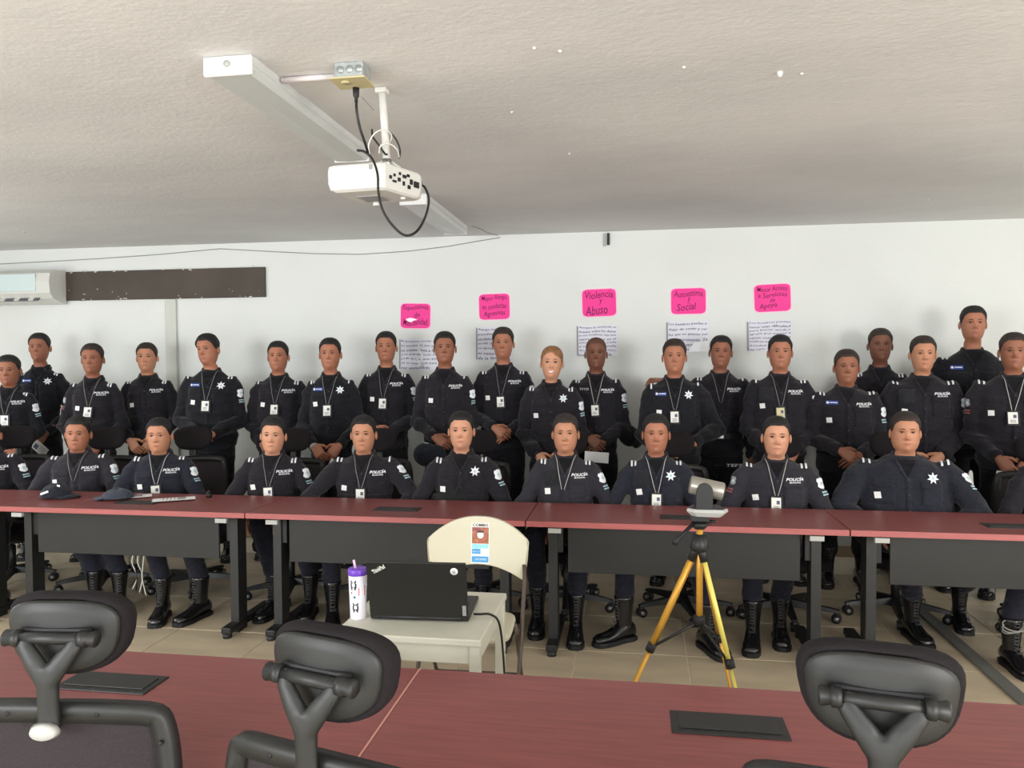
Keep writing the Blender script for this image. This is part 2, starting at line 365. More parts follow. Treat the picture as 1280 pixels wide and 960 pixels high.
MB().tube(smooth_path(cpt([(447, 188, 2.82), (456, 190, 2.80), (466, 200, 2.80), (472, 218, 2.79), (473, 240, 2.79), (478, 262, 2.79), (490, 281, 2.8), (506, 294, 2.82), (521, 289, 2.86), (532, 270, 2.95), (536, 250, 3.04), (532, 236, 3.12), (527, 231, 3.15)])), .0052, 6).build('cord', 'cable_black', cbl)
p = cpt([(445, 110, 2.71)])[0]; MB().tube([p, p-Vector((0, 0, .03)), p-Vector((0, 0, .036)), p-Vector((0, 0, .052))], [.013, .011, .007, .006], 10).build('plug', 'ink_black', cbl)
p = cpt([(519, 230, 3.16)])[0]; MB().box(p+Vector((.008, 0, 0)), (.045, .022, .02), bev=.004).build('plug', 'ink_black', cbl)
c2 = empty('signal_cable', (-.985, 2.95, 2.45), label='tangled white and black cables around the projector pole', category='cable')
def cp2(lst): return [ptY(x, y, Y)-Vector((-.985, 2.95, 2.45)) for x, y, Y in lst]
MB().tube(smooth_path(cp2([(465, 162, 2.95), (466, 171, 2.93), (474, 182, 2.93), (481, 192, 2.95), (484, 193, 2.98)])), .004, 6).build('black_lead', 'cable_black', c2)
MB().tube(smooth_path(cp2([(478, 162, 2.98), (488, 166, 3.0), (496, 176, 3.02), (500, 188, 3.03), (499, 198, 3.05)])), .004, 6).build('black_lead', 'cable_black', c2)
MB().tube(smooth_path(cp2([(462, 192, 2.93), (461, 180, 2.9), (468, 167, 2.9), (480, 162, 2.93), (489, 168, 2.97), (488, 176, 3), (480, 180, 3)])), .0028, 6).build('white_lead', 'cable_white', c2)
MB().tube(smooth_path(cp2([(474, 192, 2.93), (476, 182, 2.9), (487, 180, 2.93), (496, 187, 2.97), (499, 197, 3.02)])), .0028, 6).build('white_lead', 'cable_white', c2)
MB().tube(smooth_path(cp2([(452, 121, 2.71), (462, 132, 2.85), (467, 138, 2.93)])), .0018, 5).build('thin_wire', 'wire_grey', c2)
# floor cable channel
a, b = Vector((1.795, 5.1, 0)), Vector((1.80, 3.8, 0))
ch = MB(); ch.box((1.80, 4.4, .0105), (.075, 2.0, .012), bev=.004); ch.build('floor_channel', 'channel_grey', label='grey metal cable channel running along the tiled floor', category='cable channel')
# ------------------------------------------------------------------ conference tables
def conf_table(x0, x1, yf, yb, label, flip=False, inset=.135, boxes=(), grp='far row of mahogany tables'):
    xc = (x0+x1)/2; L = x1-x0; D = yb-yf; r = empty('conference_table', (xc, yf, 0), label=label, category='table', group=grp)
    mb = MB(); mb.box((0, D/2, .745-.015), (L-.003, D, .03), mi=0); me_o = mb.build('tabletop', ['mahogany', 'mahogany_edge'], r)
    for p in me_o.data.polygons:
        if abs(p.normal.z) < .5: p.material_index = 1
    fy = (lambda y: D-y) if flip else (lambda y: y)
    MB().box((0, fy(.11), .575), (L-.44, .016, .26), bev=.002).build('modesty_panel', 'panel_black', r)
    for sx in (-1, 1):
        x = sx*(L/2-inset)
        lg = MB().box((x, fy(.17), .345), (.05, .10, .69)).build('table_leg', 'metal_black', r)
        MB().box((x-sx*.03, fy(.17), .63), (.05, .07, .17), bev=.004).build('sleeve', 'panel_black', lg)
        MB().box((x-sx*.02, fy(.02), .694), (.07, .02, .025)).build('bracket', 'silver_plastic', lg)
        MB().box((x, D/2, .045), (.062, D-.02, .04), bev=.008).build('foot_bar', 'metal_dark', lg)
        for yy in (.03, D-.04): MB().disc((x, yy, .0135), (0, 0, 1), .026, .027, 12).build('leveling_foot', 'metal_dark', lg)
    for bx, by in boxes:
        b = MB().box((bx-xc, by-yf, .746), (.27, .115, .005), bev=.002).build('cable_box', 'plastic_black', r)
        MB().box((bx-xc, by-yf, .7495), (.235, .07, .004), bev=.0015).build('box_lid', 'plastic_grey', b)
    return r
FAR = [(-5.53, -3.88, 'far mahogany table before the seated officer cut off by the frame', ()), (-3.875, -2.225, 'far mahogany table with two caps and leaflets lying on it', ((-3.05, 4.33),)),
       (-2.22, -.59, 'far mahogany table behind the white folding chair', ((-1.38, 4.33),)), (-.585, 1.08, 'far mahogany table behind the yellow tripod', ((.27, 4.31),)),
       (1.085, 2.745, 'far mahogany table before the very broad seated officer', ((1.93, 4.31),))]
for x0, x1, lb, bx in FAR: conf_table(x0, x1, 4.105, 4.655, lb, boxes=bx)
NEAR = [(-2.255, -.605, 'near mahogany table with two office chairs pushed up to it', ((-1.41, 1.87),)), (-.60, 1.05, 'near mahogany table in the middle with a flush cable box', ((.22, 1.865),)),
        (1.055, 2.70, 'near mahogany table mostly outside the frame past the square standing headrest chair', ())]
for x0, x1, lb, bx in NEAR: conf_table(x0, x1, 1.495, 2.085, lb, True, .06, boxes=bx, grp='near row of mahogany tables')
MB().box((-.6025, 1.79, .7455), (.004, .59, .003)).build('seam_strip', 'seam_filler', label='pale joint line between the two near mahogany tables', category='joint')
# ------------------------------------------------------------------ office chair
def superr(cx, cz, a, b, e, n, y, sx=1, sz=1):
    o = []
    for k in range(n):
        t = 2*pi*k/n; c, s = cos(t), sin(t)
        o.append((cx+a*math.copysign(abs(c)**(2/e), c), y, cz+b*math.copysign(abs(s)**(2/e), s)))
    return o
def office_chair():
    # chair faces +y (sitter looks to +y); backrest at -y
    r = empty('office_chair'); r['category'] = 'chair'
    MB().tube([(0, 0, .065), (0, 0, .1), (0, 0, .12)], [.05, .05, .035], 14).build('hub', 'plastic_black', r)
    MB().tube([(0, 0, .1), (0, 0, .27), (0, 0, .272), (0, 0, .40)], [.026, .026, .016, .016], 12).build('gas_column', 'metal_dark', r)
    for k in range(5):
        a = 2*pi*k/5 + .3; d = Vector((cos(a), sin(a), 0)); q = Vector((-sin(a), cos(a), 0))
        mb = MB(); mb.loft([[d*t+q*w+Vector((0, 0, z0)), d*t-q*w+Vector((0, 0, z0)), d*t-q*w*.7+Vector((0, 0, z1)), d*t+q*w*.7+Vector((0, 0, z1))] for t, w, z0, z1 in ((.03, .03, .07, .115), (.16, .024, .068, .10), (.27, .02, .066, .088), (.31, .018, .066, .08))], smooth=False)
        sp = mb.build('base_spoke', 'plastic_black', r)
        c = d*.295
        mb = MB()
        ex = q.cross(Vector((0, 0, 1)))
        for s_ in (-1, 1): mb.disc(c+q*s_*.014+Vector((0, 0, .029)), q, .0285, .02, 16)
        mb.box(c+Vector((0, 0, .045)), (.03, .03, .03), bev=.006)
        for s_ in (-1, 1): mb.disc(c+q*s_*.0248+Vector((0, 0, .029)), q, .014, .002, 12, 1)
        cs = mb.build('caster', ['caster', 'caster_ring'], r)
    MB().box((0, .0, .405), (.2, .24, .04), bev=.012).build('tilt_mechanism', 'plastic_black', r)
    mb = MB(); rings = []
    for z, s_ in ((.425, .9), (.44, .98), (.47, 1), (.49, .97), (.5, .88)):
        rings.append([(.245*s_*math.copysign(abs(cos(t))**.5, cos(t)), .02+.24*s_*math.copysign(abs(sin(t))**.5, sin(t)), z) for t in [2*pi*k/28 for k in range(28)]])
    mb.loft(rings); mb.build('seat', 'fabric_pad', r)
    # spine
    MB().tube([(0, -.05, .405), (0, -.2, .4), (0, -.285, .44), (0, -.3, .55), (0, -.285, .66), (0, -.275, .72)], [.03, .032, .034, .03, .026, .022], 8, flat=(.6, 1.2), up=(0, 0, 1)).build('spine', 'plastic_grey', r)
    # back frame: closed loop, rounded trapezoid
    loop = []
    for x, z in ((-.19, .52), (-.225, .62), (-.24, .74), (-.243, .85), (-.232, .94), (-.205, .983), (-.12, .997), (0, 1.001), (.12, .997), (.205, .983), (.232, .94), (.243, .85), (.24, .74), (.225, .62), (.19, .52), (.1, .5), (-.1, .5)):
        loop.append(Vector((x, -.235-.05*((x/.24)**2*-1+1)*.6-.04*(1-((z-.74)/.26)**2)*.2-.02*(z-.5), z)))
    lp = smooth_path(loop+[loop[0]], 3)[:-1]
    def ringframe(path, w, t):
        rings = []; n = len(path)
        for i, p in enumerate(path):
            tg = (path[(i+1) % n]-path[i-1]).normalized(); inn = tg.cross(Vector((0, 1, 0))).normalized()
            if inn.dot(Vector((0, 0, .74))-Vector((p.x, 0, p.z))) < 0: inn = -inn
            rings.append([p+Vector((0, t/2, 0)), p-Vector((0, t/2, 0)), p+inn*w*.3-Vector((0, t*.75, 0)), p+inn*w-Vector((0, t/2, 0)), p+inn*w+Vector((0, t/2, 0))])
        return rings
    rg = ringframe(lp, .042, .026); rg.append(rg[0])
    MB().loft(rg, cap0=False, cap1=False).build('back_frame', 'plastic_grey', r)
    # mesh back: grid surface
    mb = MB(); vs = []; fs = []; NX, NZ = 14, 14
    for j in range(NZ+1):
        z = .525+(.955-.525)*j/NZ; hw = .185+(.225-.185)*min(1, (z-.52)/.25)-(.02 if z > .93 else 0)
        for i in range(NX+1):
            x = hw*(2*i/NX-1); vs.append((x, -.245-.035*(1-(x/hw)**2)+.02*sin((z-.52)/.43*pi), z))
    for j in range(NZ):
        for i in range(NX): a = j*(NX+1)+i; fs.append((a, a+1, a+NX+2, a+NX+1))
    n0 = len(vs); vs += [(x, y+.006, z) for x, y, z in vs]; fs += [tuple(i+n0 for i in f)[::-1] for f in fs]
    mb.add(vs, fs); mb.build('mesh_back', 'mesh_fabric', r)
    # lumbar arms: V from spine to frame
    for s_ in (-1, 1):
        MB().tube([(0, -.295, .6), (s_*.08, -.3, .66), (s_*.16, -.285, .76), (s_*.222, -.252, .82)], [.022, .02, .016, .014], 8, flat=(1.3, .7), up=(0, 0, 1)).build('back_arm', 'plastic_grey', r)
    for x, z in ((-.1, .984), (.09, .985), (-.215, .92), (.215, .92)):
        MB().disc((x, -.287 if abs(x) < .2 else -.272, z-.006), (0, 1, 0), .005, .006, 8).build('screw', 'ink_black', r)
    # headrest
    hz = 1.135; hy = -.235
    def out_(a_, b_, y): return [(x*(1+.12*z/.09), yy+.03*(x/.13)**2-.02, hz+z) for x, yy, z in superr(0, 0, a_, b_, 2.9, 36, y)]
    mb = MB()
    mb.loft([out_(.096, .058, hy+.05), out_(.118, .074, hy+.045), out_(.129, .085, hy+.025), out_(.131, .087, hy+.008), out_(.128, .084, hy-.006), out_(.122, .078, hy-.012)])
    pad = mb.build('headrest', 'fabric_pad', r)
    mb = MB(); mb.loft([out_(.120, .076, hy-.008), out_(.1175, .0735, hy-.019), out_(.1145, .0705, hy-.022), out_(.09, .05, hy-.0235), out_(.05, .02, hy-.024)]); mb.build('headrest_plate', 'plastic_grey', pad)
    MB().box((0, hy-.042, hz+.004), (.155, .012, .034), bev=.006).build('slot', 'ink_black', pad)
    MB().tube([(-.09, hy-.058, hz+.004), (.09, hy-.058, hz+.004)], .0125, 14).build('pivot_bar', 'plastic_black', r)
    for s_ in (-1, 1):
        MB().tube([(s_*.062, hy-.058, hz+.004), (s_*.078, hy-.058, hz+.004), (s_*.079, hy-.058, hz+.004), (s_*.095, hy-.058, hz+.004), (s_*.099, hy-.058, hz+.004)], [.0175, .0175, .014, .0175, .013], 14).build('knob', 'plastic_black', r)
    mb = MB()
    for s_ in (-1, 1):
        mb.tube([(s_*.060, hy-.056, hz+.014), (s_*.052, hy-.064, hz-.010), (s_*.028, hy-.070, hz-.042), (s_*.004, hy-.072, hz-.075)], [.015, .018, .022, .024], 10, flat=(.62, 1.0), up=(0, 1, 0))
    mb.tube([(0, hy-.070, hz-.048), (0, hy-.072, hz-.08), (0, hy-.070, hz-.14), (0, hy-.068, .955)], [.024, .0245, .023, .026], 12, flat=(.62, 1), up=(0, 1, 0))
    me_ = remeshed(mb, .0045, None, 6); me_.materials.clear(); me_.materials.append(M['plastic_grey']); link('headrest_post', me_, r)
    MB().tube([(0, hy-.082, .958), (0, hy-.096, .958)], [.026, .02], 16, flat=(.72, 1.25), up=(0, 0, 1)).build('clamp_knob', 'silver_plastic', r)
    for o in bpy.data.objects:      # lower the upper structure to its working height
        if o.parent == r and o.name.split('.')[0] in ('tilt_mechanism', 'seat', 'spine', 'back_frame', 'mesh_back', 'back_arm', 'screw', 'headrest', 'pivot_bar', 'knob', 'headrest_post', 'clamp_knob'): o.location.z -= .085
    return r
mat('mesh_fabric', (42, 34, 38), .9, bump=(500, .6, .002), vary=(260, .35))
proto = office_chair(); index_kids()
CH = []
def put_chair(x, y, rz, label, grp):
    global proto
    c = proto if not CH else copy_tree(proto)
    c.location = (x, y, 0); c.rotation_euler = (0, 0, rz); c['label'] = label; c['group'] = grp; CH.append(c); return c
def chair_at(hx, hy_, rot, label):   # headrest centre known; chair centre sits in front of it
    off = Vector((0, -.26, 0)); off.rotate(Matrix.Rotation(rot, 3, 'Z')); h_ = ptZ(hx, hy_, 1.05)
    return put_chair(h_.x-off.x, h_.y-off.y-.02, rot, label, 'office chairs at the near tables')
chair_at(85, 789, .11, 'office chair at the near table with its headrest covering a flush cable box')
chair_at(408, 838, -.27, 'office chair turned aside at the pale table joint')
chair_at(1096, 865, -.19, 'office chair seen square from behind beside the flush cable box')
# ------------------------------------------------------------------ small white table, laptop, tumbler, folding chair
st = empty('side_table', (-.755, 2.705, 0), label='small square white painted wooden table holding the laptop', category='table')
MB().box((0, 0, .688), (.51, .52, .024), bev=.004).build('tabletop', 'painted_wood_white', st)
for s_ in (-1, 1):
    MB().box((0, s_*.235, .645), (.47, .02, .065), bev=.002).build('apron', 'painted_wood_white', st)
    MB().box((s_*.232, 0, .645), (.02, .45, .065), bev=.002).build('apron', 'painted_wood_white', st)
    for t_ in (-1, 1): MB().box((s_*.232, t_*.236, .338), (.036, .036, .676), bev=.003).build('leg', 'painted_wood_white', st)
lt = empty('laptop', (-.752, 2.60, .7005), .06, label='black laptop with open lid seen from its back on the small white table', category='laptop')
MB().box((0, .125, .010), (.352, .25, .016), bev=.004).build('base', 'laptop_dark', lt)
kb = MB().box((0, .10, .0185), (.31, .12, .002)).build('keyboard', 'ink_black', lt)
for j in range(5):
    for i in range(13): MB().box((-.144+.024*i, .055+.022*j, .0205), (.02, .018, .003)).build('key', 'laptop_dark', kb) if (i > 8) else None
km = MB()
for j in range(5):
    for i in range(9): km.box((-.144+.024*i, .055+.022*j, .0205), (.02, .018, .003))
km.build('key_block', 'laptop_dark', kb, kind='stuff')
MB().box((.04, .21, .0188), (.1, .055, .002)).build('touchpad', 'plastic_grey', lt)
lx = Matrix.Translation((0, 0, .012)) @ Matrix.Rotation(RAD(14), 4, 'X')
lid = MB().box((0, 0, .109), (.352, .009, .218), bev=.003, xf=lx).build('lid', 'screen_black', lt)
MB().box((0, .0055, .11), (.33, .001, .19), xf=lx).build('screen', 'ink_black', lid)
MB().tube([(-.15, 0, .012), (.15, 0, .012)], .008, 8).build('hinge', 'laptop_dark', lt)
vs, fs = fit_text('ThinkPad', .05, .016, shear=0, bold=.02)
MB().add([(x, -.0052, z) for x, z in vs], fs, 0, False, lx @ Matrix.Translation((-.132, 0, .19)) @ Matrix.Rotation(RAD(-30), 4, 'Y')).build('lid_lettering', 'badge_card', lid)
MB().disc((.134, -.005, .187), (0, 1, 0), .0135, .001, 20, xf=lx).build('round_sticker', 'paper_white', lid)
MB().disc((.134, -.0058, .187), (0, 1, 0), .006, .0008, 14, xf=lx).build('sticker_mark', 'silver_plastic', lid)
MB().box((.163, -.0052, .035), (.013, .001, .04), xf=lx).build('corner_sticker', 'paper_grey', lid)
pc = [Vector((-.585, 2.66, .712)), Vector((-.545, 2.655, .716)), Vector((-.505, 2.66, .714)), Vector((-.478, 2.68, .67)), Vector((-.47, 2.72, .5)), Vector((-.468, 2.76, .25)), Vector((-.46, 2.80, .03)), Vector((-.42, 2.9, .011)), Vector((-.3, 3.1, .011))]
MB().tube(smooth_path([Vector((-.568, 2.665, .712))]+pc[1:]), .0042, 6).build('charging_cable', 'cable_black', label='black charging cable falling from laptop over the white table edge', category='cable')
tb = empty('tumbler', (-1.0, 2.60-.035, .7005), label='white tumbler with purple lid, straw and black cat stickers beside the laptop', category='tumbler')
tb.location = (-.978, 2.60, .7005)
tb['label'] = 'tall white tumbler with purple lid and pink straw beside the laptop'
def cyl(prof, n=28): return [[(rr*cos(2*pi*k/n), rr*sin(2*pi*k/n), z) for k in range(n)] for rr, z in prof]
MB().loft(cyl([(.027, 0), (.028, .004), (.033, .16)])).build('body', 'tumbler_white', tb)
MB().loft(cyl([(.0345, .158), (.0348, .162), (.035, .176), (.033, .18), (.03, .181)])).build('lid', 'purple', tb)
MB().tube([(-.006, -.004, .178), (-.012, -.006, .21)], .0045, 10).build('straw', 'straw', tb)
def on_cyl(poly, a0, z0, mname, nm, off=.0008):
    mb = MB(); r_ = lambda z: .028+.005*z/.16+off
    for pl in poly: mb.add([(r_(z0+v)*sin(a0+u/.031), -r_(z0+v)*cos(a0+u/.031), z0+v) for u, v in pl], [tuple(range(len(pl)))], 0, False)
    mb.build(nm, mname, tb)
def star_blob(n, r0, r1, cx=0, cz=0):
    return [(cx+(r0 if k % 2 else r1)*cos(pi*k/n+.3), cz+(r0 if k % 2 else r1)*sin(pi*k/n+.3)) for k in range(2*n)]
for z0, a0 in ((.125, -.15), (.045, .05)):
    frame = []
    for bx in ((-.011, .004, .006, .006), (.005, .011, .006, .006), (-.008, .008, .008, .013), (-.008, .008, -.010, -.005), (-.011, -.006, -.008, .008), (.006, .011, -.008, .008), (-.009, -.004, -.016, -.008), (.004, .009, -.016, -.008)):
        x0, x1, z0_, z1 = bx
        if z1 > z0_: frame.append([(x0, z0_), (x1, z0_), (x1, z1), (x0, z1)])
    on_cyl(frame+[[(-.011, .012), (-.004, .012), (-.009, .02)], [(.004, .012), (.011, .012), (.009, .02)]], a0, z0, 'ink_black', 'black_print')
on_cyl([[(-.012, -.018), (.012, -.018), (.012, .018), (-.012, .012)]], .82, .105, 'red_print', 'red_print')
on_cyl([star_blob(5, .004, .006)], -.05, .083, 'teal_print', 'teal_print')
on_cyl([star_blob(4, .003, .004)], -.42, .098, 'patch_red', 'small_print')
# folding chair, faces the camera (-y)
fc = empty('folding_chair', (-.73, 3.35, 0), .03, label='cream plastic folding chair with a taped poster on its backrest', category='chair')
def fz(t): return t
for s_ in (-1, 1):
    x = s_*.228
    MB().tube([(x*.98, -.24, .012), (x, .0, .36), (x, .10, .52), (x, .150, .60), (x*.98, .178, .66)], .0125, 8, flat=(1, .8)).build('front_leg', 'tube_brown', fc)
    MB().tube([(x*.9, .28, .012), (x*.9, .1, .27), (x*.9, -.03, .45)], .0115, 8, flat=(1, .8)).build('rear_leg', 'tube_brown', fc)
    MB().disc((x*.98, -.24, .008), (0, 0, 1), .017, .015, 10).build('leg_tip', 'ink_black', fc)
    MB().disc((x*.9, .28, .008), (0, 0, 1), .017, .015, 10).build('leg_tip', 'ink_black', fc)
MB().tube([(-.2, .2, .13), (.2, .2, .13)], .008, 7).build('crossbar', 'tube_brown', fc)
MB().tube([(-.22, -.15, .14), (.22, -.15, .14)], .008, 7).build('crossbar', 'tube_brown', fc)
MB().tube([(-.2, .02, .435), (.2, .02, .435)], .008, 7).build('crossbar', 'tube_brown', fc)
mb = MB(); rings = []
for z, s_ in ((.432, .93), (.436, .98), (.452, 1), (.462, .99), (.466, .95)):
    rings.append([(.205*s_*math.copysign(abs(cos(t))**.35, cos(t))*(1 - .06*sin(t)), -.07+.205*s_*math.copysign(abs(sin(t))**.5, sin(t)), z-.012*sin(t)) for t in [2*pi*k/32 for k in range(32)]])
mb.loft(rings); mb.build('seat', 'cream_plastic', fc)
# backrest outline (arched top, concave bottom)
def arch(s):
    o = []
    n = 20
    for k in range(n+1):
        u = -1+2*k/n; o.append((u*.238*s, .775+.098*(1-abs(u)**2.3)*s))
    o += [(.244*s, .762), (.238*s, .68), (.226*s, .6)]
    for k in range(n+1):
        u = 1-2*k/n; o.append((u*.216*s, .588+.060*(1-abs(u)**2)+(1-s)*.25))
    o += [(-.226*s, .6), (-.238*s, .68), (-.244*s, .762)]
    return o
mb = MB(); curve = lambda x, z: .188+.0*z - .035*(1-(x/.24)**2)*-1 + (z-.7)*.12
rings = []
for dy, s_ in ((-.012, .985), (-.008, 1), (.006, 1), (.011, .985)): rings.append([(x, curve(x, z)+dy, z) for x, z in arch(s_)])
a1 = arch(1)
mb.loft(rings, cap0=False, cap1=False)
NA = len(a1)
for ri in (0, 3):     # fill faces by vertical strips so the curved panel stays clean
    n = 20; vs = []; fs = []
    dy, s_ = ((-.012, .985), 0, 0, (.011, .985))[ri]; A = arch(s_)
    top = A[:n+1]; bot = A[n+4:n+4+n+1][::-1]
    for k in range(n+1):
        tx, tz = top[k]; bx_, bz = bot[k]
        for j in range(7):
            t = j/6; x = tx+(bx_-tx)*t; z = tz+(bz-tz)*t
            if k in (0, n) and 0 < j < 6:
                x = math.copysign((.244-(.762-z)*.11)*s_, x)
            vs.append((x, curve(x, z)+dy, z))
    for k in range(n):
        for j in range(6): a = k*7+j; fs.append((a, a+1, a+8, a+7))
    mb.add(vs, fs)
mb.build('backrest', 'cream_plastic', fc)
po = empty('poster', (0, 0, 0), label='small printed poster with a photo and blue blocks taped on the folding chair', category='poster')
po.matrix_world = Matrix.Translation((-.73, 3.35, 0)) @ Matrix.Rotation(.03, 4, 'Z')
def flat_on_back(x, z, dy): x, z = x*1.22-.002, (z-.775)*1.05+.748; return (x, curve(x, z)-.0125-dy, z)
def pbox(x0, x1, z0, z1, m, nm, dy=.001, par=po):
    n = 4; mb = MB(); vs = []; fs = []
    for i in range(n+1):
        for j in range(n+1):
            x = x0+(x1-x0)*i/n; z = z0+(z1-z0)*j/n; vs.append(flat_on_back(x, z, dy))
    for i in range(n):
        for j in range(n): a = i*(n+1)+j; fs.append((a, a+1, a+n+2, a+n+1))
    mb.add(vs, fs, 0, False); return mb.build(nm, m, par)
pbox(-.027, .045, .685, .865, 'paper_white', 'sheet', .0006)
pbox(-.024, .042, .773, .846, 'poster_brown', 'photo_block', .0012)
pbox(-.024, .012, .83, .846, 'patch_red', 'photo_block', .0016)
mb = MB(); mb.add([flat_on_back(.009+.013*cos(t), .812+.016*sin(t), .002) for t in [2*pi*k/14 for k in range(14)]], [tuple(range(14))], 0, False); mb.build('face_print', 'badge_card', po)
pbox(-.004, .022, .822, .831, 'poster_dark', 'cap_print', .0024)
pbox(-.024, .042, .752, .771, 'poster_lightblue', 'blue_block', .0012)
pbox(-.024, .010, .727, .750, 'poster_blue', 'blue_block', .0012)
pbox(-.024, .042, .690, .717, 'poster_blue', 'blue_block', .0012)
def ptext(txt, x, z, w, h, m, **kw):
    vs, fs = fit_text(txt, w, h, **kw); mb = MB(); mb.add([flat_on_back(x+u, z+v, .0030) for u, v in vs], fs, 0, False); mb.build('poster_lettering', m, po)
ptext('COMBO', .009, .856, .062, .013, 'poster_dark', bold=.02); ptext('SERVICIO', -.006, .738, .03, .006, 'paper_white'); ptext('INFORMES', .012, .704, .045, .009, 'paper_white')
# ------------------------------------------------------------------ tripod with video camera
TX, TY = .245, 3.0
tr = empty('tripod', (TX, TY, 0), label='yellow and gold tripod with black joints carrying the video camera', category='tripod')
AP = Vector((0, 0, .92))
def leg(foot, m1, m2):
    f = Vector(foot); d = (f-AP); tp = AP+d.normalized()*.03; mid = AP+d*.46
    side = d.cross(Vector((0, 0, 1))).normalized()
    lg = MB().tube([tp, mid], .0135, 4, flat=(.8, 1), up=side).build('leg', m1, tr)
    MB().tube([mid-d*.02, mid+d*.015], .018, 8).build('leg_clamp', 'ink_black', lg)
    MB().tube([mid, f], .0095, 4, flat=(.8, 1), up=side).build('lower_section', m2, lg)
    MB().tube([f+Vector((0, 0, .015))-d*.01, f+Vector((0, 0, .0))], [.012, .014], 8).build('rubber_foot', 'ink_black', lg)
    MB().tube([tp-d*.03, tp+d*.05], [.017, .016], 8).build('leg_hinge', 'plastic_black', lg)
    return mid
fts = [(-.40, .0, .004), (.215, -.27, .004), (.20, .33, .004)]
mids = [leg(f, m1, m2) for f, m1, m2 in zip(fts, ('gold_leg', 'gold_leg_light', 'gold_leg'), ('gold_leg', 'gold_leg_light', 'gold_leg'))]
MB().tube([(0, 0, .61), (0, 0, .99)], .0125, 10).build('center_column', 'gold_leg', tr)
MB().tube([(0, 0, .60), (0, 0, .635)], .02, 10).build('column_hub', 'ink_black', tr)
for m_ in mids: MB().tube([(0, 0, .612), m_+Vector((0, 0, .0))], .006, 6).build('brace', 'plastic_black', tr)
MB().tube([(0, 0, .885), (0, 0, .9), (0, 0, .95)], [.03, .036, .026], 12).build('collar', 'plastic_black', tr)
MB().tube([(0, 0, .97), (0, 0, .985), (0, 0, .99), (0, 0, 1.0)], [.02, .034, .034, .02], 12).build('pan_head', 'plastic_black', tr)
MB().box((0, 0, 1.012), (.07, .06, .022), bev=.004).build('head_plate', 'plastic_black', tr)
MB().tube([(-.02, -.01, .995), (-.075, -.07, .955), (-.1, -.1, .935)], [.008, .007, .013], 8).build('pan_handle', 'ink_black', tr)
MB().tube([(.03, -.005, 1.0), (.06, -.005, 1.0)], .006, 8).build('lock_lever', 'ink_black', tr)
vc = empty('video_camera', (TX+.025, TY, 1.0235), .0, label='silver and grey conference video camera mounted on the tripod', category='camera')
mb = MB()
hexo = lambda s_: [(x*s_, y*s_) for x, y in ((-.075, -.03), (-.05, -.05), (.06, -.055), (.078, -.02), (.05, .05), (-.05, .05))]
mb.loft([[(x, y, z+.012*(x > 0)*0) for x, y in hexo(s_)] for z, s_ in ((0, .75), (.018, 1.0), (.026, 1.0), (.03, .95))], smooth=False); mb.build('base', 'silver_plastic', vc)
MB().loft([[(x, y, z) for x, y in hexo(s_)] for z, s_ in ((.0302, .9), (.033, .86))], smooth=False).build('base_top', 'plastic_grey', vc)
# yoke arm: rounded upright plate in front of the drum
ap_ = [(-.032, .03), (.028, .03), (.03, .09)] + [(.03*cos(t), .098+.03*sin(t)) for t in [pi*k/10 for k in range(11)]] + [(-.031, .09)]
MB().prism([(x-.01, z) for x, z in ap_], -.052, -.03).build('yoke_arm', 'plastic_grey', vc)
MB().prism([(x-.01, z) for x, z in ap_], .03, .048).build('yoke_arm', 'plastic_grey', vc)
rt = Matrix.Rotation(RAD(8), 4, 'Y')
ax = Vector((cos(RAD(12)), 0, -sin(RAD(12))))
MB().tube([Vector((-.005, 0, .105))-ax*.058, Vector((-.005, 0, .105))-ax*.054, Vector((-.005, 0, .105))+ax*.064, Vector((-.005, 0, .105))+ax*.068], [.03, .0345, .0345, .033], 24).build('lens_drum', 'drum_silver' if 'drum_silver' in M else 'silver_plastic', vc)
MB().tube([Vector((-.005, 0, .105))+ax*.0685, Vector((-.005, 0, .105))+ax*.074], [.03, .026], 24).build('lens_face', 'ink_black', vc)
# ------------------------------------------------------------------ things on the far tables
def cap_mesh(par, m, flatten=1.0):
    mb = MB(); rings = []
    for i in range(8):
        t = i/7; rr = .5*(1+cos(t*pi/2)*1)-.5+.0; th = t*pi/2
        rings.append([((.095*cos(th)+.002)*cos(a), (.088*cos(th)+.002)*sin(a), (.012+.095*sin(th)*flatten)*(1-.08*cos(a*3)*sin(th))) for a in [2*pi*k/24 for k in range(24)]])
    mb.loft(rings); mb.build('crown', m, par)
    br = MB(); vs = []; n = 12
    for k in range(n+1):
        a = -pi*.36+.72*pi*k/n; vs += [(.088*cos(a), .086*sin(a), .018), (.088*cos(a)+.065*cos(a*.6), .1*sin(a)*.92, .008-.006*abs(sin(a)))]
    fs = [(2*k, 2*k+1, 2*k+3, 2*k+2) for k in range(n)]; nv = len(vs); vs += [(x, y, z+.004) for x, y, z in vs]; fs += [tuple(i+nv for i in f)[::-1] for f in fs]
    fs += [(2*k+1, 2*k+3, 2*k+3+nv, 2*k+1+nv) for k in range(n)]
    br.add(vs, fs); br.build('brim', m, par); MB().ball((0, 0, .012+.095*flatten), (.007, .007, .004), 8, 5).build('top_button', m, par)
c1 = empty('cap', (-3.70, 4.42, .7455), .1, label='black police cap with white badge lying on the far table end', category='cap'); cap_mesh(c1, 'cap_cloth', .8)
MB().box((-.02, -.086, .045), (.055, .004, .013), bev=.001, rot=Matrix.Rotation(-.35, 3, 'Y')).build('front_badge', 'white_print', c1)
MB().box((.05, -.05, .085), (.02, .004, .012), bev=.001, rot=Matrix.Rotation(.3, 3, 'Y')).build('front_badge', 'white_print', c1)
c3 = empty('cap', (-3.26, 4.42, .7455), pi+.05, label='faded dark blue cap lying on the table beside the leaflets', category='cap'); cap_mesh(c3, 'cap_cloth_grey', .6)
